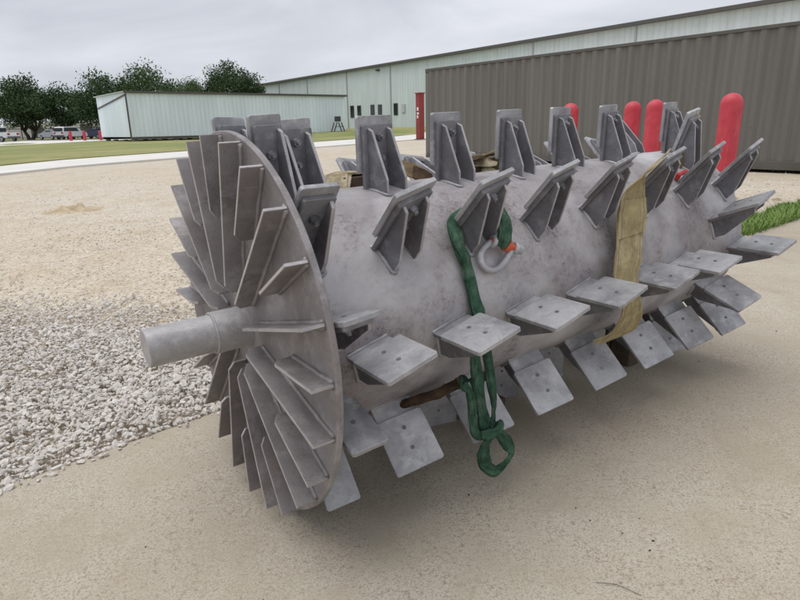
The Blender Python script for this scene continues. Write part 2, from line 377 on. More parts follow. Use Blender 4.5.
def fabric(name, base, dark, light, rough=0.92, ribs=34, stitch=False, crease=1.0):
    m, t, b = mat(name, base, rough, spec=0.2); v = coords(t); uv = nn(t, 'ShaderNodeUVMap'); uv.uv_map = 'UVMap'
    def uvn(sx, sy, sc_, det=4, dist=0.2):
        mp_ = nn(t, 'ShaderNodeMapping'); mp_.inputs['Scale'].default_value = (sx, sy, 1); t.links.new(uv.outputs[0], mp_.inputs['Vector']); return noise(t, mp_.outputs[0], sc_, det, 0.65, dist)
    a = noise(t, v, 22, 6, 0.7, 0.3); l = noise(t, v, 11, 5, 0.65); cre = uvn(9, 16, 1.0, 5, 0.8); cr2 = uvn(3, 42, 1.0, 4, 1.2)
    sx_ = nn(t, 'ShaderNodeSeparateXYZ'); t.links.new(uv.outputs[0], sx_.inputs[0])
    rib = math_(t, 'ABSOLUTE', math_(t, 'SUBTRACT', math_(t, 'FRACT', math_(t, 'MULTIPLY', sx_.outputs['X'], ribs)), 0.5))
    wea = math_(t, 'ABSOLUTE', math_(t, 'SUBTRACT', math_(t, 'FRACT', math_(t, 'MULTIPLY', sx_.outputs['Y'], 260.0)), 0.5))
    c = mixc(t, ramp(t, a, [(0.34, 0.0), (0.6, 1.0)]), dark, base)
    c = mixc(t, ramp(t, l, [(0.48, 0.0), (0.7, 0.85)]), c, light)
    c = mixc(t, ramp(t, cre, [(0.32, 0.75), (0.5, 0.0)]), c, dark)
    c = mixc(t, ramp(t, cr2, [(0.6, 0.0), (0.75, 0.5)]), c, tuple(x*0.8 for x in dark))
    if stitch:
        e = math_(t, 'ABSOLUTE', math_(t, 'SUBTRACT', sx_.outputs['X'], 0.5))
        band = ramp(t, e, [(0.36, 0.0), (0.38, 0.55), (0.40, 0.55), (0.42, 0.0)]); c = mixc(t, band, c, tuple(x*0.7 for x in dark))
        c = mixc(t, ramp(t, rib, [(0.0, 0.35), (0.16, 0.0)]), c, dark)
    t.links.new(c, b.inputs['Base Color'])
    h = math_(t, 'ADD', math_(t, 'MULTIPLY', cre, 2.2*crease), math_(t, 'ADD', math_(t, 'MULTIPLY', rib, 0.35), math_(t, 'ADD', math_(t, 'MULTIPLY', wea, 0.25), math_(t, 'MULTIPLY', cr2, 1.2*crease))))
    bump(t, b, h, 0.8, 0.004); return m
M_green = fabric('green_sling_sleeve', (0.07, 0.15, 0.095), (0.025, 0.06, 0.038), (0.14, 0.215, 0.155), ribs=46, crease=1.4)
M_strap = fabric('yellowed_webbing', (0.42, 0.345, 0.18), (0.25, 0.20, 0.115), (0.50, 0.44, 0.29), ribs=26, stitch=True, crease=0.35)
M_strapd = fabric('soiled_webbing', (0.27, 0.195, 0.105), (0.15, 0.105, 0.06), (0.36, 0.28, 0.17), ribs=26, stitch=True, crease=0.5)
M_cream = fabric('cream_webbing', (0.5, 0.43, 0.28), (0.2, 0.15, 0.09), (0.62, 0.56, 0.42), ribs=20, stitch=True, crease=0.9)
M_brown = fabric('brown_leathery_webbing', (0.10, 0.062, 0.038), (0.045, 0.028, 0.02), (0.16, 0.105, 0.065), ribs=20, crease=0.9)
M_galv = steel('galvanised_steel', (0.5, 0.5, 0.52), (0.36, 0.36, 0.38), (0.62, 0.62, 0.63), (0.4, 0.38, 0.36), rough=0.38)
M_orange = plain('orange_pin_paint', (0.62, 0.10, 0.035), 0.45, 0.15, 30)
M_pinred = plain('red_pin_paint', (0.45, 0.02, 0.025), 0.4, 0.15, 30)
M_dark = plain('dark_debris', (0.05, 0.04, 0.03), 0.9, 0.3, 30)
M_ac = plain('dark_unit_metal', (0.05, 0.055, 0.06), 0.6, 0.2, 3)

# ------------------------------------------------------------------ ground
def terrain():
    rad = [0.0]; r = 0.25
    while r < 4500: rad.append(r); r *= 1.075
    ns_ = 120; V = []; F = []
    for i, r in enumerate(rad):
        for k in range(ns_):
            a = 2*math.pi*k/ns_; x, y = r*math.sin(a), 1.0 + r*math.cos(a)
            z = zg(x, y) - 0.035
            if 3 < y < 40: z += 0.03*mnoise.noise(Vector((x*0.55, y*0.55, 0)))*smooth(3, 6, y)
            V.append((x, y, z))
    for i in range(len(rad)-1):
        for k in range(ns_):
            F.append((i*ns_+k, i*ns_+(k+1) % ns_, (i+1)*ns_+(k+1) % ns_, (i+1)*ns_+k))
    o = link('ground', np_mesh('ground', V, F, True), None, M_yard); tag(o, 'sandy tan gravel yard stretching from the slab to the lawn', 'ground', kind='structure')
terrain()
def edge_y(x): return 1.47 + (x+1.15)*0.826 + 0.05*math.sin(x*1.3+1.0)*0.6     # slab edge line: yard beyond it
def slab():
    V = []; F = []; nx, ny = 70, 36; xs = [-7 + 14.0*i/(nx-1)*1.0 for i in range(nx)]
    for x in xs:
        ye = edge_y(x) + 0.012*mnoise.noise(Vector((x*6, 3, 0)))
        for j in range(ny):
            t = j/(ny-1); y = ye + (-9 - ye)*t**1.6
            V.append((x, y, zg(x, y)))
        V.append((x, ye + 0.003, zg(x, ye) - 0.16))
    n = ny+1
    for i in range(nx-1):
        for j in range(ny-1): F.append((i*n+j, i*n+j+1, (i+1)*n+j+1, (i+1)*n+j))
        F.append((i*n, (i+1)*n, (i+1)*n+ny, i*n+ny))
    me = np_mesh('concrete_slab', V, F, False)
    bm = bmesh.new(); bm.from_mesh(me); bmesh.ops.recalc_face_normals(bm, faces=bm.faces); bm.to_mesh(me); bm.free()
    o = link('pavement', me, None, M_conc); tag(o, 'tan weathered concrete slab under the steel rotor', 'pavement', kind='structure')
slab()
def sheet(name, poly_rows, dz, m, label, cat):
    V = []; F = []; n = len(poly_rows[0]) + 2
    for row in poly_rows:
        V.append((*row[0], zg(*row[0]) - 0.3))
        for (x, y) in row: V.append((x, y, zg(x, y) + dz))
        V.append((*row[-1], zg(*row[-1]) - 0.3))
    for i in range(len(poly_rows)-1):
        for j in range(n-1): F.append((i*n+j, i*n+j+1, (i+1)*n+j+1, (i+1)*n+j))
    o = link(name, np_mesh(name, V, F), None, m); tag(o, label, cat, kind='structure'); return o
def lerp(a, b, t): return (a[0]+(b[0]-a[0])*t, a[1]+(b[1]-a[1])*t)
def xn(y): return -9.9 + (y-15.15)*0.4101
def xf(y): return -12.19 + (y-18.72)*0.3124
ys = [2 + 198*(i/90)**1.3 for i in range(91)]
sheet('lawn', [[lerp((xf(y)-1.0 if y < 66 else xf(y)+ (y-66)*1.2, y), (-240, y), (j/50)**1.8) for j in range(51)] for y in ys], 0.008, M_lawn, 'dry green and yellow lawn beyond the pale road', 'lawn')
yr = [-10 + 78*i/60 for i in range(61)]
sheet('road', [[lerp((xn(y), y), (xf(y) if y > 18.7 else xf(y), y), j/6) for j in range(7)] for y in yr], 0.022, M_road, 'pale concrete road crossing the yard in front of the lawn', 'road')
sheet('path', [[lerp(a, b, j/6) for j in range(7)] for a, b in (((-33, 28), (-46, 20)), ((-32.8, 50.9), (-44.0, 60)), ((-33.2, 69), (-46, 70.5)), ((-34, 80), (-50, 82)))], 0.03, M_road, 'pale concrete drive beside the trees', 'path')
sheet('parking_lot', [[(-150+115*j/12, 74+24*i/8) for j in range(13)] for i in range(9)], 0.02, M_asph, 'grey asphalt parking area under the far trees', 'parking lot')

# --- loose stones (one mesh each, nobody could count them)
t_ = (1+5**0.5)/2
ICO_V = np.array([(-1,t_,0),(1,t_,0),(-1,-t_,0),(1,-t_,0),(0,-1,t_),(0,1,t_),(0,-1,-t_),(0,1,-t_),(t_,0,-1),(t_,0,1),(-t_,0,-1),(-t_,0,1)], float)/1.9
ICO_F = np.array([(0,11,5),(0,5,1),(0,1,7),(0,7,10),(0,10,11),(1,5,9),(5,11,4),(11,10,2),(10,7,6),(7,1,8),(3,9,4),(3,4,2),(3,2,6),(3,6,8),(3,8,9),(4,9,5),(2,4,11),(6,2,10),(8,6,7),(9,8,1)])
OCT_V = np.array([(1,0,0),(0,1,0),(-1,0,0),(0,-1,0),(0,0,1),(0,0,-1)], float)
OCT_F = np.array([(0,1,4),(1,2,4),(2,3,4),(3,0,4),(1,0,5),(2,1,5),(3,2,5),(0,3,5)])
CHIP_V = np.array([(-1,-0.7,-0.55),(0.9,-0.8,-0.6),(1,0.7,-0.5),(-0.8,0.85,-0.6),(-0.75,-0.6,0.5),(0.7,-0.65,0.62),(0.75,0.6,0.5),(-0.7,0.55,0.65)], float)*0.85
CHIP_F = np.array([(0,2,1),(0,3,2),(4,5,6),(4,6,7),(0,1,5),(0,5,4),(1,2,6),(1,6,5),(2,3,7),(2,7,6),(3,0,4),(3,4,7)])
def stones(name, pts, sizes, m, label, BV, BF, jit=0.28, flat=(0.4, 0.85)):
    n = len(pts); pts = np.asarray(pts); k = len(BV)
    sh = 1 + nrng.uniform(-jit, jit, (n, k, 1)); sc_ = np.stack([nrng.uniform(0.75, 1.25, n), nrng.uniform(0.6, 1.0, n), nrng.uniform(*flat, n)], 1)
    V = BV[None]*sh*sc_[:, None, :]*np.asarray(sizes)[:, None, None]
    q = nrng.normal(size=(n, 4)); q[:, 1:3] *= 0.35; q /= np.linalg.norm(q, axis=1)[:, None]; w_, x, y, z = q.T
    Rm = np.stack([1-2*(y*y+z*z), 2*(x*y-z*w_), 2*(x*z+y*w_), 2*(x*y+z*w_), 1-2*(x*x+z*z), 2*(y*z-x*w_), 2*(x*z-y*w_), 2*(y*z+x*w_), 1-2*(x*x+y*y)], 1).reshape(n, 3, 3)
    V = np.einsum('nij,nkj->nki', Rm, V) + pts[:, None, :]
    F = BF[None] + (np.arange(n)*k)[:, None, None]
    o = link(name, np_mesh(name, V.reshape(-1, 3), F.reshape(-1, 3)), None, m); tag(o, label, 'gravel', kind='stuff')
def far_edge(x):       # back boundary of the white rock bed
    return 2.86 + 0.10*math.sin(2.4*x+0.5) - 0.12*(x+1.6) + 0.05*math.sin(7*x)
P_, S_ = [], []
n_try = 0
while len(P_) < 52000:
    n_try += 1
    x = rng.uniform(-3.9, -0.05); ye = edge_y(x); yf = far_edge(x) if x < -1.0 else far_edge(-1.0) + (x+1.0)*0.85
    y = rng.uniform(ye-0.05, yf+0.8)
    over = (y - yf)/0.8
    if over > 0 and rng.random() < 0.35 + over*0.9: continue
    if y < ye and rng.random() < 0.82: continue
    inn = min((y-ye)/0.12, (yf-y)/0.25, 1)
    h = -0.012 + 0.02*max(inn, 0) + 0.016*mnoise.noise(Vector((x*3, y*3, 5))) + rng.uniform(-0.006, 0.008)
    if y < ye+0.02: h = 0.004
    P_.append((x, y, zg(x, y) + h)); S_.append(min(0.019, 0.0058*rng.lognormvariate(0, 0.5) + 0.002))
stones('white_gravel_bed', P_, S_, M_rock, 'bed of pale crushed limestone along the left slab edge', ICO_V, ICO_F, 0.3, (0.32, 0.62))
P_, S_ = [], []
while len(P_) < 30000:
    d = 2.2*(rng.random()*1.0+0.02)**-0.62; a = R(rng.uniform(-42, 44)); x, y = d*math.sin(a), d*math.cos(a)
    if y < edge_y(x)+0.02 or d > 15: continue
    dens = 0.35 + 0.6*(mnoise.noise(Vector((x*0.8, y*0.8, 2))) > 0.0) + (0.5 if x > 2.5 else 0)
    if rng.random() > dens: continue
    zz = zg(x, y) - 0.032
    if 3 < y < 40: zz += 0.03*mnoise.noise(Vector((x*0.55, y*0.55, 0)))*smooth(3, 6, y)
    P_.append((x, y, zz)); S_.append((0.0034*rng.lognormvariate(0, 0.5)+0.0012)*(1+0.07*d)*(1.6 if x > 2.5 else 1))
stones('yard_pebbles', P_, S_, M_peb, 'small tan pebbles scattered over the sandy yard', OCT_V, OCT_F, 0.3)
# small sand heap in the yard and rusty scrap of fines at the bed edge
def heap(name, cx, cy, rx, ry, h, m, label, cat, rot=0.0):
    V, F = [], []; n, k = 26, 9
    for j in range(k):
        for i in range(n):
            a = 2*math.pi*i/n; rr = j/(k-1); ux, uy = rx*rr*math.cos(a), ry*rr*math.sin(a)
            x = cx + ux*math.cos(rot)-uy*math.sin(rot); y = cy + ux*math.sin(rot)+uy*math.cos(rot)
            z = h*(1-rr**1.5)*(0.6+0.9*mnoise.noise(Vector((x*7, y*7, 1)))) + h*0.6*mnoise.noise(Vector((x*17, y*17, 4)))*(1-rr)
            V.append((x, y, zg(x, y) - 0.04 + z))
    for j in range(k-1):
        for i in range(n): F.append((j*n+i, j*n+(i+1) % n, (j+1)*n+(i+1) % n, (j+1)*n+i))
    o = link(name, np_mesh(name, V, F, True), None, m); tag(o, label, cat, kind='stuff'); return o
M_sand = plain('darker_sand', (0.48, 0.385, 0.26), 0.95, 0.25, 9, bmp=0.6)
M_rust = plain('rusty_leaf_litter', (0.33, 0.19, 0.075), 0.95, 0.4, 14, bmp=0.8)
heap('sand_heap', -4.2, 7.75, 0.42, 0.3, 0.10, M_sand, 'low heap of darker sand in the gravel yard', 'sand')
heap('leaf_litter', -1.05, 2.86, 0.27, 0.05, 0.06, M_rust, 'strip of rusty brown litter behind the white gravel', 'litter', rot=0.35)
heap('dirt_patch', -1.72, 2.63, 0.16, 0.06, 0.065, M_sand, 'small bare dirt lump in the white gravel', 'dirt', rot=0.3)

# --- grass tuft strip right of the rotor
def grass():
    V, F = [], []; n = 0
    while n < 15000:
        s = rng.random(); x = 1.6 + 4.6*s; wd = 0.78*(0.75+0.5*mnoise.noise(Vector((x*1.7, 0, 3))))
        t = rng.random(); y = edge_y(x) - 0.03 + wd*t
        if mnoise.noise(Vector((x*3.5, y*3.5, 8))) < -0.16 + 0.25*(t-0.5): continue
        h = rng.uniform(0.05, 0.13)*(1.1-0.4*t); a = rng.uniform(0, 2*math.pi); b = rng.uniform(0.3, 1.0)*h; w_ = rng.uniform(0.0025, 0.005)
        z = zg(x, y) - 0.035; dx, dy = math.cos(a), math.sin(a); px, py = -dy*w_, dx*w_
        k = len(V)
        V += [(x-px, y-py, z), (x+px, y+py, z), (x+dx*b*0.4+px*0.7, y+dy*b*0.4+py*0.7, z+h*0.65), (x+dx*b*0.4-px*0.7, y+dy*b*0.4-py*0.7, z+h*0.65), (x+dx*b, y+dy*b, z+h), (x+dx*b, y+dy*b, z+h)]
        F += [(k, k+1, k+2, k+3)]; F += [(k+3, k+2, k+4, k+5)]; n += 1
    V = np.array(V); me = bpy.data.meshes.new('grass'); me.from_pydata(V.tolist(), [], [f if i % 2 == 0 else f[:3] for i, f in enumerate(F)]); 
    o = link('grass_tuft_strip', me, None, M_grass); tag(o, 'strip of green grass between the slab and the container', 'grass', kind='stuff')
grass()

# ------------------------------------------------------------------ far structures
def frame_obj(name, p, xdir, label, cat, z=0.0):
    o = empty(name, (p[0], p[1], z), (0, 0, math.atan2(xdir[1], xdir[0]))); tag(o, label, cat); return o
# large mint building: wall runs along local x, building body on local +y
A = Vector((-29.5, 131.5)); B = Vector((60.0, 131.5-89.5*1.378)); dirv = (B-A).normalized(); Lm = 118.0
HB = 8.71 + EYE; ZB = 0.62
bld = frame_obj('metal_warehouse', A, dirv, 'long mint green metal warehouse behind the trailer and container', 'warehouse', ZB)
hb = HB - ZB
def along(px, py): return (Vector((px, py))-A).dot(dirv)
seams = [along(*p) for p in ((-22.3, 122), (-15.4, 112.8), (-7.7, 101.7), (-0.3, 92.1), (15.3, 70.1), (22.8, 60.1))]
edges = [0.0] + seams + [Lm]
proto = {}
for a, b in zip(edges, edges[1:]):
    bm = bmesh.new(); add_box(bm, 0.02, b-a-0.02, 0, 0.2, -1.6, hb); p_ = link('wall_panel', to_mesh(bm, 'wall_panel'), bld, M_mint); p_.location = (a, 0, 0)
for i, s in enumerate(seams):
    me = proto.setdefault('spout', box_mesh('downspout', -0.09, 0.09, -0.16, 0.0-0.003, -0.9, hb-0.1, bev=0.02)); p_ = link('downspout', me, bld, M_roofm if i not in (4,) else M_roofm); p_.location = (s, 0, 0)
link('roof', box_mesh('roof', -0.5, Lm+0.5, -0.35, 45, hb+0.004, hb+0.1), bld, M_roofm)
link('gutter', box_mesh('gutter', -0.5, Lm+0.5, -0.62, -0.353, hb-0.22, hb+0.14, bev=0.04), bld, M_trim)
link('back_wall', box_mesh('back_wall', 0, Lm, 44.5, 44.8, -1.6, hb-0.01), bld, M_mint)
link('end_wall', box_mesh('end_wall', -0.25, -0.003, 0.0, 44.8, -1.6, hb-0.01), bld, M_mint)
link('end_wall', box_mesh('end_wall', Lm+0.003, Lm+0.25, 0.0, 44.8, -1.6, hb-0.01), bld, M_mint)
def ray_along(r):   # distance along wall where ground direction x/y = r
    # A.x + s*dx = r*(A.y + s*dy)
    return (r*A.y - A.x)/(dirv.x - r*dirv.y)
fm = box_mesh('window', -0.5, 0.5, -0.1, -0.003, -0.85, 0.85, bev=0.03)
pm = box_mesh('pane', -0.42, 0.42, -0.125, -0.103, -0.77, 0.77)
for r, zz in ((-0.0700, 0.02434), (-0.0588, 0.02442), (-0.0375, 0.02523), (-0.0255, 0.0253), (-0.0001, 0.02678)):
    s = ray_along(r); y = A.y + s*dirv.y; zc = zz*y + EYE - ZB
    f_ = link('window', fm, bld, M_trim); f_.location = (s, 0, zc); f_.scale = (y/92, 1, y/92)
    link('pane', pm, f_, M_pane)
s = ray_along(0.0123); y = A.y+s*dirv.y
v_ = link('vent_panel', box_mesh('vent_panel', -0.42, 0.42, -0.12, -0.003, -0.6, 0.6, bev=0.03), bld, M_roofm); v_.location = (s, 0, 0.0276*y+EYE-ZB)
bm = bmesh.new()
for i in range(5): add_box(bm, -0.34, 0.34, -0.16, -0.123, -0.5+i*0.2, -0.4+i*0.2)
link('louvre', to_mesh(bm, 'louvre'), v_, M_white)
s = ray_along(-0.026); y = A.y+s*dirv.y
lf = link('wall_light', box_mesh('wall_light', -0.25, 0.25, -0.5, -0.003, -0.12, 0.15, bev=0.05), bld, M_trim); lf.location = (s, 0, 0.0995*y*0.86+EYE-ZB)

# pale blue raised trailer building
TA = Vector((-25.8, 60.0)); TB = Vector((-6.2, 75.9)); td = (TB-TA).normalized(); TL = (TB-TA).length; TD = 11.0
tz = 0.48; th = 4.62 - tz
trl = frame_obj('site_trailer', TA, td, 'pale blue metal site trailer raised on blocks before the dark trees', 'trailer', tz)
# local +y points away from the camera side
link('side_wall', box_mesh('side_wall', 0, TL, 0, 0.12, 0, th), trl, M_blue)
ew = link('end_wall', box_mesh('end_wall', 0.0, TD-0.15, 0, 0.12, 0, th-0.006), trl, M_blue); ew.rotation_euler = (0, 0, R(90)); ew.location = (0.117, 0.123, 0)
link('end_wall', box_mesh('end_wall', TL-0.12, TL-0.003, 0.123, TD, 0, th-0.006), trl, M_blue)
link('back_wall', box_mesh('back_wall', 0.12, TL-0.123, TD-0.12, TD, 0, th-0.006), trl, M_blue)
link('roof', box_mesh('roof', -0.2, TL+0.2, -0.2, TD+0.2, th+0.003, th+0.1, bev=0.02), trl, M_roofm)
link('roof_trim', box_mesh('roof_trim', -0.22, TL+0.22, -0.26, -0.203, th-0.1, th+0.12), trl, M_trim)
link('corner_trim', box_mesh('corner_trim', -0.06, 0.06, -0.06, 0.07, 0.01, th-0.12), trl, M_trim)
# slanted trim line on the end wall
bm = bmesh.new(); mt = Matrix.Translation((-0.02, 0.2, th-0.25)) @ Matrix.Rotation(R(-5.0), 4, 'X')
add_box(bm, -0.06, 0.0, 0, TD-0.4, -0.07, 0.07, m=mt); link('end_trim', to_mesh(bm, 'end_trim'), trl, M_trim)
link('floor_beam', box_mesh('floor_beam', 0.05, TL-0.05, 0.02, 0.3, -0.26, -0.003), trl, M_trim)
link('floor_beam', box_mesh('floor_beam', 0.05, TL-0.05, TD-0.4, TD-0.1, -0.26, -0.003), trl, M_trim)
bm_ = box_mesh('support_block', -0.22, 0.22, -0.22, 0.22, -0.75, -0.263, bev=0.015)
for x in (0.5, 4.5, 8.5, 12.5):
    for y in (0.5, TD*0.36, TD*0.68, TD-0.5): b_ = link('support_block', bm_, trl, M_block); b_.location = (x, y, 0)
# small dark unit on a stand at the right end of the trailer
acp = Vector((-0.0945*73.5, 73.5)); ac = empty('condenser_unit', (acp.x, acp.y, zg(acp.x, acp.y)), (0, 0, math.atan2(td.y, td.x)))
tag(ac, 'small dark unit on a legged stand against the blue trailer', 'condenser')
link('housing', box_mesh('housing', -0.3, 0.3, -0.25, 0.25, 1.15, 1.75, bev=0.03), ac, M_ac)
lg = box_mesh('leg', -0.05, 0.05, -0.05, 0.05, 0, 1.147)
for x in (-0.75, 0.75):
    for y in (-0.3, 0.3): l_ = link('leg', lg, ac, M_trim); l_.location = (x, y, 0); l_.rotation_euler = (0, -0.4*(1 if x > 0 else -1), 0)
link('brace', box_mesh('brace', -0.62, 0.62, -0.34, -0.26, 0.55, 0.63), ac, M_trim)

# grey-brown shipping container
CA = Vector((0.84, 17.94)); cdv = Vector((5.68, -7.06)).normalized(); CLn = 12.19; CH = 2.44; CW = 2.44
cz = zg(0.8, 14)
con = frame_obj('shipping_container', CA, cdv, 'long grey brown corrugated shipping container behind the red bollards', 'shipping container', cz)
def corrugated(x0, x1, z0, z1, yb, depth, pitch=0.278):
    bm = bmesh.new(); pts = []; x = x0
    while x < x1 - 0.01:
        for f, d in ((0, 0), (0.26, 0), (0.5, 1), (0.76, 1)):
            if x + f*pitch < x1: pts.append((x+f*pitch, yb + d*depth))
        x += pitch
    pts.append((x1, yb))
    lo = [bm.verts.new((p[0], p[1], z0)) for p in pts]; hi = [bm.verts.new((p[0], p[1], z1)) for p in pts]
    for i in range(len(pts)-1): bm.faces.new((lo[i], lo[i+1], hi[i+1], hi[i]))
    r = bmesh.ops.extrude_face_region(bm, geom=bm.faces[:]); bmesh.ops.translate(bm, verts=[v for v in r['geom'] if isinstance(v, bmesh.types.BMVert)], vec=(0, 0.006, 0))
    return to_mesh(bm, 'side_wall')
sw = corrugated(0.155, CLn-0.155, 0.172, CH-0.07, 0.012, 0.04)
link('side_wall', sw, con, M_cont)
bw = link('side_wall', sw, con, M_cont); bw.location = (0, CW-0.07, 0)
link('front_panel', box_mesh('front_panel', 0.06, 0.1, 0.13, CW-0.13, 0.172, CH-0.1), con, M_cont)
link('back_panel', box_mesh('back_panel', CLn-0.1, CLn-0.06, 0.13, CW-0.13, 0.172, CH-0.1), con, M_cont)
link('roof', box_mesh('roof', 0.1, CLn-0.1, 0.07, CW-0.07, CH-0.04, CH-0.012), con, M_cont)
tr = box_mesh('top_rail', 0.163, CLn-0.163, 0.0, 0.065, CH-0.068, CH-0.005, bev=0.006); br = box_mesh('bottom_rail', 0.163, CLn-0.163, 0.002, 0.09, 0.02, 0.17, bev=0.006)
cp = box_mesh('corner_post', 0.004, 0.152, 0.004, 0.15, 0.12, CH-0.12, bev=0.008); cc = box_mesh('corner_casting', 0, 0.162, 0, 0.162, 0, 0.118, bev=0.012)
hole = bmesh.new(); add_prism(hole, rrect(0.045, 0.117, 0.035, 0.085, 0.02), -0.0035, 0.01, 'y'); holem = to_mesh(hole, 'casting_hole')
for k, y in enumerate((0, CW)):
    f = 1 if k == 0 else -1
    for nm, me, mm in (('top_rail', tr, M_contdark), ('bottom_rail', br, M_contdark)):
        o = link(nm, me, con, mm); o.location = (0, y, 0); o.scale = (1, f, 1)
    for x, g in ((0, 1), (CLn, -1)):
        o = link('corner_post', cp, con, M_cont); o.location = (x, y, 0); o.scale = (g, f, 1)
        for z in (0, CH-0.118):
            o = link('corner_casting', cc, con, M_contdark); o.location = (x, y, z); o.scale = (g, f, 1)
            link('casting_hole', holem, o, M_trim)
# red panel beyond the container corner
rp = empty('red_steel_cabinet', (1.62, 42.2, zg(1.62, 42.2)), (0, 0, R(-52))); tag(rp, 'tall red steel cabinet past the left end of the container', 'cabinet')
M_redst = plain('red_gate_paint', (0.24, 0.035, 0.03), 0.6, 0.25, 1.5)
link('body', box_mesh('body', -0.2, 0.2, -0.22, 0.22, 0.06, 2.98, bev=0.02), rp, M_redst)
link('cap', box_mesh('cap', -0.24, 0.24, -0.28, 0.28, 2.983, 3.05, bev=0.015), rp, M_redst)
link('base_plinth', box_mesh('base_plinth', -0.24, 0.24, -0.28, 0.28, 0, 0.057), rp, M_contdark)
bm = bmesh.new()
for i, (x, z, w_, h_) in enumerate(((0.02, 2.0, 0.16, 0.22), (0.04, 1.72, 0.2, 0.12), (0.0, 1.5, 0.13, 0.2))): add_box(bm, x-w_/2, x+w_/2, -0.226, -0.223, z-h_/2, z+h_/2)
link('white_marking', to_mesh(bm, 'white_marking'), rp, M_white)

# ------------------------------------------------------------------ bollards
def bollard_meshes(r, h, dome):
    prof = [(0.05, r+0.004), (0.06, r), (0.35*h, r*0.995), (h-r*dome, r)]
    for i in range(1, 9):
        a = R(90*i/9); prof.append((h-r*dome+r*dome*math.sin(a), r*math.cos(a)))
    prof.append((h, 0.004))
    sl_ = to_mesh(lathe(prof, 40, 'z'), 'sleeve', True, 40)
    ft = to_mesh(lathe([(0, r*1.35), (0.03, r*1.35), (0.049, r*1.1)], 32, 'z'), 'base_collar', True, 35)
    rng_ = to_mesh(lathe([(0, r+0.002), (0.004, r+0.006), (0.03, r+0.006), (0.034, r+0.002)], 40, 'z', cap=False), 'seam_band', True, 35)
    return sl_, ft, rng_
bs = bollard_meshes(0.115, 1.2, 1.0)
BOL = ((2.57, 9.18, 'red domed bollard farthest left, half hidden behind a rotor paddle'), (3.38, 8.9, 'red domed bollard second from left, standing clear before the container'),
       (3.47, 8.34, 'red domed bollard third from left, touching a paddle in view'), (3.69, 6.84, 'tallest looking red bollard at the far right, nearest the camera'))
for x, y, lab in BOL:
    b = empty('red_bollard', (x, y, zg(x, y)-0.03)); tag(b, lab, 'bollard', 'red bollards in front of the container')
    link('sleeve', bs[0], b, M_red); link('base_collar', bs[1], b, M_block)
    o = link('seam_band', bs[2], b, M_red); o.location = (0, 0, 0.3)
    b.rotation_euler = (rng.uniform(-0.01, 0.01), rng.uniform(-0.01, 0.01), rng.random()*6)
bs2 = bollard_meshes(0.17, 1.15, 0.6)
for x, y, lab in ((-38.8, 73.5, 'small far red bollard in front of the white car, left one'), (-36.9, 73.0, 'small far red bollard, middle of the three near the trailer'), (-35.2, 73.4, 'small far red bollard nearest the raised trailer')):
    b = empty('red_bollard', (x, y, zg(x, y))); tag(b, lab, 'bollard', 'small red bollards by the parking area')
    link('sleeve', bs2[0], b, M_red); link('base_collar', bs2[1], b, M_block)

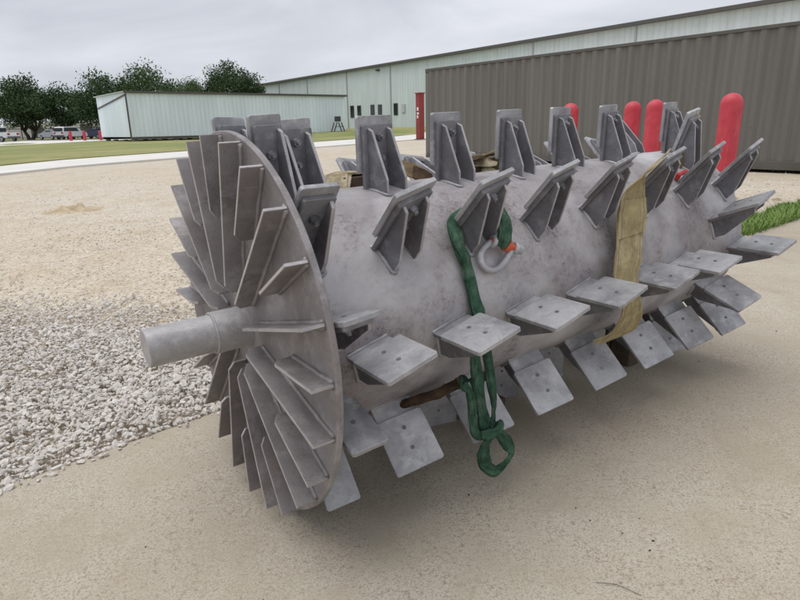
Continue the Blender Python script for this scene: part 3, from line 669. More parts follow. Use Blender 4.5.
# ------------------------------------------------------------------ parked cars
wheel_t = to_mesh(lathe([(-0.11, 0.22), (-0.11, 0.31), (-0.08, 0.335), (0.08, 0.335), (0.11, 0.31), (0.11, 0.22)], 24, 'x'), 'tyre', True, 35)
wheel_r = to_mesh(lathe([(-0.115, 0.05), (-0.117, 0.21), (0.117, 0.21), (0.115, 0.05)], 16, 'x'), 'rim', True, 35)
def car(name, loc, rot, paint, label, cat, kind='suv'):
    c = empty(name, loc, (0, 0, rot)); tag(c, label, cat)
    # local y = length (front +y), x = width, z up
    if kind == 'pickup':
        prof = [(-2.7, 0.45), (-2.7, 1.08), (-0.75, 1.1), (-0.7, 1.12), (-0.55, 1.78), (0.55, 1.8), (1.15, 1.15), (2.55, 1.05), (2.7, 0.8), (2.7, 0.42)]; wy = 1.75
    elif kind == 'suv':
        prof = [(-2.3, 0.4), (-2.35, 0.95), (-2.15, 1.65), (-1.9, 1.74), (0.35, 1.74), (1.15, 1.12), (2.15, 0.98), (2.35, 0.75), (2.35, 0.38)]; wy = 1.42
    else:
        prof = [(-2.25, 0.35), (-2.3, 0.9), (-1.75, 1.0), (-1.1, 1.42), (0.2, 1.44), (1.05, 0.98), (2.1, 0.85), (2.25, 0.6), (2.25, 0.32)]; wy = 1.38
    bm = bmesh.new(); add_prism(bm, prof, -0.9, 0.9, 'x')
    for v in bm.verts:
        if v.co.z > 1.15: v.co.x *= 0.84
    bmesh.ops.bevel(bm, geom=bm.edges[:], offset=0.05, segments=2, affect='EDGES')
    link('body', to_mesh(bm, 'body', True, 40), c, paint)
    hi = max(p[1] for p in prof); cab = [p for p in prof if p[1] > 1.15*0.9]
    y0 = min(p[0] for p in prof if p[1] > hi-0.15); y1 = max(p[0] for p in prof if p[1] > hi-0.15)
    for sx in (-1, 1):
        bm = bmesh.new(); add_prism(bm, [(y0-0.05, hi-0.62), (y0+0.1, hi-0.14), (y1-0.05, hi-0.14), (y1+0.3, hi-0.62)], sx*0.83, sx*0.865, 'x'); link('side_window', to_mesh(bm, 'side_window'), c, M_pane)
    bm = bmesh.new(); add_box(bm, -0.66, 0.66, y0-0.28, y0-0.1, hi-0.6, hi-0.15, bev=0.02); link('rear_window', to_mesh(bm, 'rear_window'), c, M_pane)
    bm = bmesh.new(); add_box(bm, -0.68, 0.68, -0.02, 0.02, -0.3, 0.3, m=Matrix.Translation((0, y1+0.36, hi-0.3)) @ Matrix.Rotation(R(50), 4, 'X')); link('windscreen', to_mesh(bm, 'windscreen'), c, M_pane)
    yb = prof[0][0]; yf_ = prof[-1][0]
    for sx in (-1, 1):
        o = link('taillight', box_mesh('taillight', sx*0.62-0.16, sx*0.62+0.16, yb-0.06, yb+0.02, 0.78, 1.0, bev=0.02), c, M_lampred)
        o = link('headlight', box_mesh('headlight', sx*0.6-0.2, sx*0.6+0.2, yf_-0.04, yf_+0.03, 0.62, 0.8, bev=0.02), c, M_lampw)
        for y in (-wy, wy):
            t = link('wheel', wheel_t, c, M_tyre); t.location = (sx*0.82, y, 0.335); link('rim', wheel_r, t, M_rim)
    link('bumper', box_mesh('bumper', -0.86, 0.86, yb-0.12, yb-0.005, 0.42, 0.62, bev=0.03), c, M_trim)
    link('bumper', box_mesh('bumper', -0.86, 0.86, yf_+0.005, yf_+0.1, 0.36, 0.58, bev=0.03), c, M_trim)
def gl(r, y, dz=0.06): return (r*y, y, zg(r*y, y)+dz)
car('parked_pickup', gl(-0.645, 78), R(70), M_white, 'white pickup truck cut off by the left photo edge', 'pickup', 'pickup')
car('parked_car', gl(-0.527, 88), R(-12), M_white, 'white parked SUV behind the small red bollards', 'car', 'suv')
car('parked_car', gl(-0.557, 92), R(60), M_silver, 'silver grey sedan parked just left of the white SUV', 'car', 'sedan')
car('parked_car', gl(-0.489, 93), R(75), M_navy, 'dark blue sedan parked beside the raised trailer', 'car', 'sedan')

# far fence and pale sheds behind the trees
fn = empty('yard_fence', (-75, 108, zg(-75, 108))); tag(fn, 'thin dark metal fence behind the trees and parked cars', 'fence')
for i in range(13):
    p_ = link('post', proto.setdefault('fpost', box_mesh('post', -0.05, 0.05, -0.05, 0.05, 0, 2.05)), fn, M_trim); p_.location = (i*3.2, 0, 0)
rl = proto.setdefault('frail', box_mesh('rail', 0, 38.4, -0.03, 0.03, -0.04, 0.04))
for z in (0.3, 1.85): p_ = link('rail', rl, fn, M_trim); p_.location = (0, 0.083, z)
bm = bmesh.new()
for i in range(240): add_box(bm, i*0.16-0.012, i*0.16+0.012, 0.117, 0.14, 0.15, 1.95)
o = link('picket', to_mesh(bm, 'picket'), fn, M_trim); o['kind'] = 'stuff'
M_shed = plain('pale_shed_siding', (0.6, 0.6, 0.58), 0.7, 0.05, 0.5)
for (x, y, wd, h, lab) in ((-95, 150, 40, 4.2, 'pale low shed seen through the left trees'), (-62, 156, 22, 4.8, 'pale low shed seen behind the parked white car')):
    sh = empty('far_shed', (x, y, 0)); tag(sh, lab, 'shed')
    link('wall', box_mesh('wall', 0, wd, 0, 12, 0, h-0.6), sh, M_shed)
    bm = bmesh.new(); add_prism(bm, [(-0.5, h-0.597), (6, h+0.9), (12.5, h-0.597)], -0.4, wd+0.4, 'x'); link('roof', to_mesh(bm, 'roof'), sh, M_roofm)
    dm = box_mesh('door', -1.5, 1.5, -0.08, -0.003, 0, 3)
    for i in range(3): d_ = link('door', dm, sh, M_trim); d_.location = (wd*(0.2+0.3*i), 0, 0)

# ------------------------------------------------------------------ trees
def limb(bm, p0, p1, r0, r1, n=7, seg=4, bend=0.12, seed=0):
    pts = []; d = (p1-p0)
    for i in range(seg+1):
        t = i/seg; o = mnoise.noise_vector(p0*0.7 + Vector((seed, t*2.1, 3)))*d.length*bend*math.sin(math.pi*t); pts.append(p0+d*t+o)
    rings = []
    for i, p in enumerate(pts):
        t = (pts[min(i+1, seg)]-pts[max(i-1, 0)]).normalized(); a = t.orthogonal().normalized(); b = t.cross(a); r = r0+(r1-r0)*i/seg
        rings.append([bm.verts.new(p + (a*math.cos(2*math.pi*k/n)+b*math.sin(2*math.pi*k/n))*r) for k in range(n)])
    for A_, B_ in zip(rings, rings[1:]):
        for k in range(n): bm.faces.new((A_[k], A_[(k+1) % n], B_[(k+1) % n], B_[k]))
    bm.faces.new(rings[0][::-1]); bm.faces.new(rings[-1]); return pts
def tree(x, y, h, cr_, cb, lobes, leaf, label, seed, nleaf=5200, fork=False, ls=0.15):
    nleaf = int(nleaf*1.5)
    rg = random.Random(seed); z0 = zg(x, y); t = empty('oak_tree', (x, y, z0)); tag(t, label, 'tree', 'trees behind the lawn')
    # lobes: clump centres on an uneven crown
    C = []
    for i in range(lobes):
        u = rg.uniform(-1, 1); a = rg.uniform(0, 2*math.pi); q = math.sqrt(1-u*u); rr = rg.uniform(0.45, 0.95)
        zc = cb + (h-cb)*0.5; C.append((Vector((cr_*rr*q*math.cos(a), cr_*rr*q*math.sin(a), zc + (h-cb)*0.5*rr*u*1.0)), rg.uniform(0.24, 0.42)*cr_))
    bm = bmesh.new(); fk = cb*rg.uniform(0.7, 0.95); base_r = 0.035*h
    stems = [(Vector((0, 0, -0.2)), Vector((rg.uniform(-.3, .3), rg.uniform(-.3, .3), fk)))]
    if fork: stems = [(Vector((-0.25, 0, -0.2)), Vector((-0.9, 0.1, fk))), (Vector((0.15, 0, -0.2)), Vector((1.0, -0.1, fk)))]
    for a, b in stems:
        limb(bm, a, b, base_r, base_r*0.7, seed=seed)
        for k in range(7):
            c = C[rg.randrange(len(C))][0]; limb(bm, b - Vector((0, 0, 0.15)), c, base_r*0.5, base_r*0.1, 5, 4, 0.2, seed+k)
    link('trunk', to_mesh(bm, 'trunk', True), t, M_bark)
    n = nleaf; per = n//len(C); V = []
    g = np.random.default_rng(seed)
    for c, r in C:
        d = g.normal(size=(per, 3)); d /= np.linalg.norm(d, axis=1)[:, None]; rad = r*g.random(per)**0.42*(1+0.16*g.normal(size=per).clip(-1.5, 1.2))
        V.append(np.array(c)[None] + d*rad[:, None]*np.array([1.15, 1.15, 0.85]))
    P = np.concatenate(V); P = P[P[:, 2] > cb*0.8]; n = len(P)
    a = g.normal(size=(n, 3)); a /= np.linalg.norm(a, axis=1)[:, None]; b = g.normal(size=(n, 3)); b -= a*(a*b).sum(1)[:, None]; b /= np.linalg.norm(b, axis=1)[:, None]
    s = (ls*g.uniform(0.6, 1.5, n))[:, None]; a *= s; b *= s*0.62
    VV = np.stack([P-a, P+b*0.9, P+a*1.05, P-b*0.9], 1).reshape(-1, 3)
    link('crown', np_mesh('crown', VV, np.arange(4*n).reshape(n, 4)), t, leaf)
def tr_(r, y): return r*y, y
tree(*tr_(-0.592, 101), 9.4, 4.8, 1.9, 46, M_leaf, 'dark oak at the far left with two leaning trunks', 11, 9000, True)
tree(*tr_(-0.531, 99), 8.1, 4.3, 1.7, 38, M_leaf, 'shorter dark oak between the left oak and the broad oak', 12, 7000)
tree(*tr_(-0.465, 97), 9.7, 5.5, 1.7, 52, M_leaf, 'broad dark oak rising at the left end of the trailer', 13, 10000)
tree(*tr_(-0.395, 98), 9.8, 6.4, 2.2, 56, M_leaf2, 'wide lighter oak rising behind the middle of the trailer roof', 14, 12000)
tree(*tr_(-0.332, 135), 11.2, 5.6, 3.0, 32, M_leaf2, 'small distant tree peeping over the trailer roof', 15, 5000)
tree(*tr_(-0.264, 112), 11.9, 5.6, 2.6, 50, M_leaf, 'tall round dark oak over the right part of the trailer', 16, 13000)
tree(*tr_(-0.302, 118), 9.8, 4.0, 2.6, 28, M_leaf2, 'low bushy tree tucked left of the tall round oak', 18, 4500)
tree(*tr_(-0.222, 114), 8.9, 2.3, 3.0, 16, M_leaf2, 'narrow tree against the left end of the mint warehouse', 17, 3400)
tree(*tr_(-0.662, 104), 9.0, 4.6, 2.0, 32, M_leaf, 'dark oak at the left photo edge above the pickup', 19, 7500)

# ------------------------------------------------------------------ the rotor
HALF = 0.86; HB_ = 0.4785
base_pt = DISC + AXV*HALF - E2*HB_
rot = Matrix((AXV, E1, E2)).transposed().to_4x4(); rot.translation = base_pt
rotor = empty('shredder_rotor'); rotor.matrix_world = rot
tag(rotor, 'large grey steel shredder rotor with rows of bolted paddles and a finned end disc', 'rotor')
def LP(s, r, th): return Vector((s-HALF, -r*math.sin(th), r*math.cos(th)+HB_))
def W(s, off, h): return rot @ Vector((s-HALF, -off, h+HB_))           # off = towards the viewer, h = above the axis
def WC(s, r, thd): return rot @ LP(s, r, R(thd))
RD = 0.30; LD = 1.765; RDISC = 0.46
axis_m = Matrix.Translation((-HALF, 0, HB_))
def place_axis(o): o.matrix_local = axis_m
d = link('drum', to_mesh(lathe([(0.016+ (LD-0.018)*i/40, RD) for i in range(41)], 160, 'x'), 'drum', True, 30), rotor, M_drum); place_axis(d)
d = link('end_disc', to_mesh(lathe([(0.0, RDISC-0.002), (0.002, RDISC), (0.012, RDISC), (0.014, RDISC-0.002)], 160, 'x'), 'end_disc', True, 25), rotor, M_fin); place_axis(d)
# weld between drum and disc, lumpy
bm = bmesh.new(); pts = [Vector((0.017, (RD+0.003)*math.sin(2*math.pi*i/220), (RD+0.003)*math.cos(2*math.pi*i/220))) for i in range(221)]
sweep(bm, pts, 0.013, 0.013, Vector((1, 0, 0)), 6, wob=0.002); d = link('weld_bead', to_mesh(bm, 'weld_bead', True), rotor, M_steel); place_axis(d)
sh = link('shaft', to_mesh(lathe([(-0.2345, 0.0425), (-0.2325, 0.0445), (-0.08, 0.045), (-0.08, 0.0505), (-0.0, 0.0505)], 72, 'x'), 'shaft', True, 25), rotor, M_shaft); place_axis(sh)
bm = bmesh.new(); pts = [Vector((-0.0815, 0.0475*math.sin(2*math.pi*i/60), 0.0475*math.cos(2*math.pi*i/60))) for i in range(61)]
sweep(bm, pts, 0.007, 0.007, Vector((1, 0, 0)), 6, wob=0.001); link('weld_bead', to_mesh(bm, 'weld_bead', True), sh, M_shaft)
sh2 = link('shaft', to_mesh(lathe([(LD+0.004, 0.0505), (LD+0.08, 0.0505), (LD+0.08, 0.045), (LD+0.232, 0.0445), (LD+0.234, 0.0425)], 72, 'x'), 'shaft', True, 25), rotor, M_shaft); place_axis(sh2)
# fins: local x axial, z radial, y tangential; origin on the axis
FW = 0.0475
def fin_mesh(ri, ro, ch):
    bm = bmesh.new(); add_prism(bm, [(-0.001, ri-0.004), (-FW+ch*0.9, ri-0.004), (-FW, ri+ch), (-FW, ro), (-0.001, ro)], -0.004, 0.004, 'y', bev=0.0012); return with_edge(to_mesh(bm, 'fin'), M_fin, 1)
def fin_weld(ri, ro):
    bm = bmesh.new()
    for s in (-1, 1):
        n = 40; pts = [Vector((-0.0015, s*0.0045, ri+(ro-ri)*i/n)) for i in range(n+1)]
        sweep(bm, pts, 0.0125, 0.0125, Vector((1, 0, 0)), 8, wob=0.0012, seed=s)
    return to_mesh(bm, 'weld_bead', True)
fins = [(fin_mesh(0.104, 0.453, 0.016), fin_weld(0.108, 0.45)), (fin_mesh(0.275, 0.453, 0.013), fin_weld(0.28, 0.45))]
for i in range(24):
    th = R(14.85 + 15*i + rng.uniform(-0.4, 0.4)); me, wm = fins[i % 2]
    f = link('fin', me, rotor, M_fin); f.matrix_local = axis_m @ Matrix.Rotation(th, 4, 'X')
    link('weld_bead', wm, f, M_fin)
# paddles.  local: x across (width), y front normal, z radial, origin at the drum surface
PHI = R(14.3)
def paddle_set(wd, bd, ro, sy, gx):
    z0 = -RD; S = {}
    bm = bmesh.new(); add_prism(bm, rrect(-wd/2, wd/2, 0.3405+z0, ro+z0, 0.007), -0.0105, 0.0, 'y', bev=0.001); S['wear'] = to_mesh(bm, 'wear_plate')
    bm = bmesh.new(); add_prism(bm, rrect(-bd/2, bd/2, 0.285+z0, ro-0.021+z0, 0.006), -0.0215, -0.0110, 'y', bev=0.001); me = to_mesh(bm, 'paddle_bracket'); me.materials.append(M_steel); me.materials.append(M_wear)
    n_ = np.empty(len(me.polygons)*3, np.float32); me.polygons.foreach_get('normal', n_); me.polygons.foreach_set('material_index', (n_.reshape(-1, 3)[:, 1] > 0.6).astype(np.int32)); S['base'] = me
    S['gusset'] = []
    for x in gx:
        bm = bmesh.new(); yb = -0.0212
        add_prism(bm, [(yb, 0.286+z0), (yb-0.102*sy, 0.272+z0), (yb-0.10*sy, 0.325+z0), (yb-0.013, ro-0.036+z0), (yb, ro-0.03+z0)], x-0.005, x+0.005, 'x', bev=0.0012); S['gusset'].append(with_edge(to_mesh(bm, 'gusset'), M_steel, 0))
    # weld bead along the foot of the bracket
    bm = bmesh.new(); n = 24; pts = [Vector((-bd/2+bd*i/n, -0.0095, 0.297-0.0+z0)) for i in range(n+1)]
    sweep(bm, pts, 0.011, 0.011, Vector((0, 0, 1)), 6, wob=0.002)
    for x in gx:                                                     # fillet round the foot of each gusset, following the drum
        foot = []
        def zs(y): return math.sqrt(RD*RD - y*y) - RD - 0.0005
        y1 = yb - 0.101*sy
        foot += [Vector((x-0.0085, yb + (y1-yb)*i/8, zs(yb + (y1-yb)*i/8))) for i in range(9)]
        foot += [Vector((x, y1-0.005, zs(y1-0.005)))]
        foot += [Vector((x+0.0085, y1 + (yb-y1)*i/8, zs(y1 + (yb-y1)*i/8))) for i in range(9)]
        sweep(bm, foot, 0.011, 0.008, Vector((0, 0.001, 1)), 6, wob=0.0018)
    S['weld'] = to_mesh(bm, 'weld_bead', True)
    bm = bmesh.new()
    for q in range(1):
        for (a0, a1, r, nseg) in ((-0.0002, 0.0012, 0.0052, 14), (-0.0325, -0.0216, 0.0115, 6), (-0.039, -0.0326, 0.0062, 12)):
            r_ = bmesh.ops.create_cone(bm, cap_ends=True, segments=nseg, radius1=r, radius2=r*0.92, depth=abs(a1-a0), matrix=Matrix.Translation((0, (a0+a1)/2, 0)) @ Matrix.Rotation(R(90), 4, 'X'))
    S['bolt'] = to_mesh(bm, 'bolt')
    bm = bmesh.new(); bmesh.ops.create_cone(bm, cap_ends=True, segments=16, radius1=0.0085, radius2=0.0085, depth=0.0012, matrix=Matrix.Translation((0, -0.0, 0)) @ Matrix.Rotation(R(90), 4, 'X')); S['recess'] = to_mesh(bm, 'bolt_recess')
    return S
S_wide = paddle_set(0.128, 0.108, 0.4785, 0.6, (-0.035, 0.035)); S_tall = paddle_set(0.084, 0.072, 0.494, 0.55, (0.026,)); S_nar = paddle_set(0.084, 0.072, 0.484, 0.55, (0.026,))
def paddle(s, thd, S=S_wide, bolts=(0.374, 0.426), jit=True, phi=None):
    th = R(thd + (rng.uniform(-0.8, 0.8) if jit else 0)); ph = (PHI if phi is None else R(phi)) + (R(rng.uniform(-1.2, 1.2)) if jit else 0)
    Zr = Vector((0, -math.sin(th), math.cos(th))); Yf = Vector((0, math.cos(th), math.sin(th))); Xa = Vector((1, 0, 0))
    X = Xa*math.cos(ph) + Yf*math.sin(ph); Y = -Xa*math.sin(ph) + Yf*math.cos(ph)
    m = Matrix((X, Y, Zr)).transposed().to_4x4(); m.translation = LP(s, RD, th)
    p = link('paddle_bracket', S['base'], rotor, M_steel); p.matrix_local = m
    wp = link('wear_plate', S['wear'], p, M_wear)
    if jit: wp.rotation_euler = (0, R(rng.uniform(-1.2, 1.2)), 0)
    for g in S['gusset']: link('gusset', g, p, M_steel)
    link('weld_bead', S['weld'], p, M_wear)
    for r in bolts: b = link('bolt', S['bolt'], p, M_bolt); b.location = (rng.uniform(-0.002, 0.002), 0, r-RD)
ROWS = {0: [0.155, 0.389, 0.622, 0.858, 1.093, 1.331, 1.693],
        45: [0.28, 0.515, 0.752, 0.993, 1.238, 1.469, 1.705],
        89.7: [0.163, 0.397, 0.634, 0.868, 1.118, 1.357, 1.719],
        134: [0.273, 0.505, 0.743, 0.989, 1.24, 1.486, 1.717],
        180: [0.155, 0.392, 0.585, 0.866, 1.103, 1.34, 1.70],
        225: [0.28, 0.517, 0.754, 0.991, 1.228, 1.465, 1.702],
        270: [0.163, 0.4, 0.637, 0.874, 1.111, 1.348, 1.71],
        315: [0.28, 0.517, 0.754, 0.991, 1.228, 1.465, 1.702]}
for th, ss in ROWS.items():
    for s in ss: paddle(s, th + (2.0 if th == 0 else 0))
for th, s in ((20.3, 1.61), (67.8, 1.597), (113, 1.594), (158, 1.597), (203, 1.6), (248, 1.6), (293, 1.6), (338, 1.6)): paddle(s, th)
for th, s, ph in ((-9.5, 0.044, 13), (163, 0.055, 8), (6.5, 0.078, 11), (42.3, 0.068, -1), (74.5, 0.063, 4), (107.5, 0.066, 4), (143, 0.083, 10), (212, 0.066, 8), (246, 0.066, 8), (281, 0.066, 8), (316, 0.066, 8)):
    paddle(s, th, S_tall if abs(th) < 12 else S_nar, (0.408,), False, ph)

# timber dunnage carrying the drum
def timber(s0, s1, label):
    p0 = W((s0+s1)/2, 0.0, -0.30); g = zg(p0.x, p0.y)
    o = empty('dunnage_timber', (p0.x, p0.y, g)); o.rotation_euler = (0, 0, math.atan2(AXV.y, AXV.x)); tag(o, label, 'timber', 'timbers carrying the rotor')
    h = (rot @ Vector(((s0+s1)/2-HALF, 0, HB_-0.30))).z - g
    wd = (s1-s0)/2
    bm = bmesh.new(); add_box(bm, -wd, wd, -0.02, 0.42, 0.002, h, bev=0.004); link('beam', to_mesh(bm, 'beam'), o, M_timber)
    bm = bmesh.new(); add_box(bm, -wd*0.8, wd*0.8, -0.11, -0.024, 0.002, h*0.45, bev=0.004); link('wedge', to_mesh(bm, 'wedge'), o, M_timber)
timber(0.662, 0.795, 'dark timber block under the near half of the rotor'); timber(1.42, 1.50, 'dark timber block under the far half of the rotor')

# ------------------------------------------------------------------ rigging
def frame_n(pts, k=6): return catmull([W(*p) for p in pts], k)
def radial_n(path):
    o = []
    for p in path:
        q = p - DISC; q = q - AXV*q.dot(AXV); o.append(q.normalized())
    return o
def cyl(s, r, thd): # -> (s, off, h)
    return (s, r*math.sin(R(thd)), r*math.cos(R(thd)))
def obj_at(name, bm, m, parent=None, smoothed=True, angle=50):
    me = to_mesh(bm, name, smoothed, angle)
    return link(name, me, parent, m)
sling = empty('round_sling', W(0.45, 0.36, -0.2)); bpy.context.view_layer.update()
tag(sling, 'frayed green round sling draped over the drum and hanging in loops to the ground', 'sling')
def sleeve_sweep(bm, path, wid, thk, normals, seed):
    n = 32; rings = []; N = len(path)
    for i, p in enumerate(path):
        t = (path[min(i+1, N-1)] - path[max(i-1, 0)]).normalized(); nv = normals[i] if isinstance(normals, list) else normals
        nv = (nv - t*nv.dot(t)).normalized(); b = t.cross(nv); ring = []
        for k_ in range(n):
            a = 2*math.pi*k_/n; ca, sa = math.cos(a), math.sin(a)
            fold = 1 + 0.42*mnoise.noise(Vector((ca*3.4+seed*3, sa*3.4, i*0.07))) + 0.26*mnoise.noise(Vector((ca*8, sa*8+seed, i*0.22)))
            ring.append(bm.verts.new(p + b*(math.copysign(abs(ca)**0.75, ca)*wid[i]/2*(0.5+0.5*fold)) + nv*(math.copysign(abs(sa)**0.6, sa)*thk/2*fold*fold)))
        rings.append(ring)
    for A_, B_ in zip(rings, rings[1:]):
        for k_ in range(n): bm.faces.new((A_[k_], A_[(k_+1) % n], B_[(k_+1) % n], B_[k_]))
    bm.faces.new(rings[0]); bm.faces.new(rings[-1][::-1]); grid_uv(bm, rings, True)
def sling_part(name, pts, wid, thk, nrm=None, seed=0, k=9, m=None):
    path = frame_n(pts, k); bm = bmesh.new(); nr = radial_n(path) if nrm is None else nrm
    if nrm is not None:
        nr = [(V1*math.cos(q_) + AXV*math.sin(q_)).normalized() for q_ in [0.75*math.sin(i_*0.13+seed*1.7) for i_ in range(len(path))]]
    wv = [wid*(0.86+0.28*mnoise.noise(p*16+Vector((seed, 0, 0)))+0.07) for p in path]
    sleeve_sweep(bm, path, wv, thk, nr, seed)
    me = to_mesh(bm, name, True); me.transform(Matrix.Translation(-sling.location)); o = link(name, me, sling, m or M_green); return o
V1 = -E1
sling_part('sleeve', [cyl(0.56, 0.318, 42), cyl(0.515, 0.320, 43.5), cyl(0.480, 0.326, 46), cyl(0.455, 0.332, 50), cyl(0.450, 0.328, 56), cyl(0.459, 0.318, 64), cyl(0.466, 0.313, 75), cyl(0.474, 0.313, 86), cyl(0.478, 0.325, 93), (0.47, 0.335, -0.05), (0.447, 0.337, -0.09), (0.444, 0.347, -0.143), (0.446, 0.359, -0.207), (0.448, 0.371, -0.272), (0.456, 0.381, -0.312)], 0.036, 0.0085, seed=1)
sling_part('sleeve', [(0.478, 0.322, -0.04), (0.485, 0.337, -0.096), (0.487, 0.348, -0.163), (0.489, 0.359, -0.221), (0.479, 0.367, -0.256), (0.463, 0.375, -0.288)], 0.025, 0.008, V1, seed=2)
sling_part('sleeve', [(0.455, 0.287, -0.188), (0.43, 0.305, -0.165), (0.392, 0.348, -0.152), (0.408, 0.356, -0.169), (0.413, 0.362, -0.209), (0.41, 0.369, -0.245), (0.412, 0.378, -0.281), (0.441, 0.382, -0.292), (0.475, 0.378, -0.287)], 0.025, 0.008, V1, seed=3)
sling_part('sleeve', [(0.472, 0.375, -0.27), (0.456, 0.385, -0.296), (0.434, 0.387, -0.318), (0.426, 0.389, -0.345), (0.435, 0.392, -0.376), (0.463, 0.395, -0.398), (0.498, 0.391, -0.393), (0.524, 0.387, -0.372), (0.516, 0.381, -0.344), (0.495, 0.376, -0.31), (0.477, 0.374, -0.278)], 0.031, 0.009, V1, seed=4)
sling_part('sleeve', [(0.43, 0.338, -0.15), (0.434, 0.354, -0.178), (0.438, 0.364, -0.229), (0.451, 0.374, -0.278), (0.468, 0.384, -0.29)], 0.021, 0.007, V1, seed=5)
sling_part('choke_wrap', [(0.425, 0.384, -0.288), (0.445, 0.398, -0.284), (0.468, 0.399, -0.28), (0.489, 0.386, -0.274)], 0.026, 0.010, V1, seed=6)
sling_part('sleeve', [cyl(0.565, 0.345, 36), cyl(0.588, 0.352, 43), cyl(0.597, 0.352, 48), cyl(0.594, 0.350, 54), cyl(0.579, 0.345, 60), cyl(0.566, 0.33, 62.5)], 0.040, 0.010, seed=7)
# brown soiled strap end through which the sling passes
bs_ = empty('strap_end', W(0.42, 0.27, -0.21)); tag(bs_, 'dark brown rolled strap end under the drum beside the green sling', 'strap')
bpy.context.view_layer.update()
path = catmull([W(*p) for p in [(0.28, 0.16, -0.27), (0.32, 0.235, -0.22), (0.363, 0.262, -0.208), (0.402, 0.272, -0.198), (0.445, 0.282, -0.188)]], 6)
bm = bmesh.new(); sweep(bm, path, 0.034, 0.024, radial_n(path), 12, wob=0.004, uv=True); me = to_mesh(bm, 'webbing', True); me.transform(Matrix.Translation(-bs_.location)); link('webbing', me, bs_, M_brown)
path = catmull([W(*p) for p in [(0.437, 0.279, -0.19), (0.449, 0.2835, -0.187), (0.452, 0.285, -0.186)]], 3)
bm = bmesh.new(); sweep(bm, path, 0.040, 0.029, radial_n(path), 12, wob=0.003, uv=True); me = to_mesh(bm, 'frayed_end', True); me.transform(Matrix.Translation(-bs_.location)); link('frayed_end', me, bs_, M_strapd)

# bow shackle on the green sling
shk = empty('bow_shackle', WC(0.56, 0.30, 66)); tag(shk, 'galvanised bow shackle with an orange pin lying on the drum', 'shackle'); bpy.context.view_layer.update()
def shack(name, pts, r, m, n=12, k=6, rads=None):
    path = catmull([WC(s, rr, t) for t, s, rr in pts], k); bm = bmesh.new()
    wv = [r*2]*len(path)
    rings = []
    sweep(bm, path, r*2, r*2, radial_n(path), n); me = to_mesh(bm, name, True, 50); me.transform(Matrix.Translation(-shk.location)); return link(name, me, shk, m)
shack('bow', [(59.5, 0.571, 0.322), (59.9, 0.549, 0.322), (61.4, 0.528, 0.320), (63.5, 0.515, 0.317), (66.8, 0.510, 0.314), (70.3, 0.519, 0.313), (72.2, 0.540, 0.313), (71.6, 0.563, 0.314), (69.1, 0.585, 0.317), (66.9, 0.598, 0.320), (64.6, 0.619, 0.324)], 0.0085, M_galv)
def rod(name, a, b, r, m, n=16):
    bm = bmesh.new(); d_ = (b-a); mt = Matrix.Translation((a+b)/2 - shk.location) @ d_.to_track_quat('Z', 'Y').to_matrix().to_4x4()
    bmesh.ops.create_cone(bm, cap_ends=True, segments=n, radius1=r, radius2=r, depth=d_.length, matrix=mt); bmesh.ops.bevel(bm, geom=[e for e in bm.edges if len(e.link_faces) == 2 and e.calc_face_angle(0) > 0.8], offset=r*0.15, segments=1, affect='EDGES')
    return link(name, to_mesh(bm, name, True, 35), shk, m)
p0, p1 = WC(0.556, 0.326, 59.4), WC(0.634, 0.330, 66.0); dd = (p1-p0)
rod('pin', p0-dd*0.05, p1, 0.0085, M_orange)
rod('pin_collar', p0+dd*0.38, p0+dd*0.62, 0.0155, M_orange)
rod('pin_head', p1-dd*0.10, p1+dd*0.06, 0.0135, M_galv, 6)
for q in (0.02, 0.80): rod('shackle_eye', p0+dd*(q-0.05), p0+dd*(q+0.09), 0.0165, M_galv)

# wide yellow webbing strap over the far half
ys_ = empty('webbing_strap', WC(1.1, 0.31, 75)); tag(ys_, 'wide yellowed webbing strap hanging over the front of the drum', 'strap'); bpy.context.view_layer.update()
def ribbon(owner, name, pts, wid, thk, m, seed=0, nrm=None, k=8, wv=None):
    path = catmull([W(*p) for p in pts], k); n = len(path); bm = bmesh.new()
    nr = radial_n(path) if nrm is None else nrm
    across = 7; rows = []
    for i, p in enumerate(path):
        t = (path[min(i+1, n-1)]-path[max(i-1, 0)]).normalized(); nv = nr[i] if isinstance(nr, list) else nr; nv = (nv-t*nv.dot(t)).normalized(); b = t.cross(nv)
        w_ = wid if wv is None else wv(i/(n-1))
        top = []; bot = []
        for j in range(across):
            u = j/(across-1)-0.5; q = p + b*(u*w_) + nv*(0.0035*mnoise.noise(p*24+Vector((j*0.45, seed, 0))))
            e = b*(0.0016*mnoise.noise(p*70+Vector((0, seed, j)))) if j in (0, across-1) else Vector()
            top.append(bm.verts.new(q+nv*thk/2+e)); bot.append(bm.verts.new(q-nv*thk/2+e))
        rows.append((top, bot))
    for (a, b), (c, d_) in zip(rows, rows[1:]):
        for j in range(across-1): bm.faces.new((a[j], a[j+1], c[j+1], c[j])); bm.faces.new((b[j+1], b[j], d_[j], d_[j+1]))
        bm.faces.new((a[0], c[0], d_[0], b[0])); bm.faces.new((a[-1], b[-1], d_[-1], c[-1]))
    for (a, b) in (rows[0], rows[-1]):
        for j in range(across-1): bm.faces.new((a[j], b[j], b[j+1], a[j+1]))
    both_uv(bm, rows)
    me = to_mesh(bm, name, True, 45); me.transform(Matrix.Translation(-owner.location)); return link(name, me, owner, m)
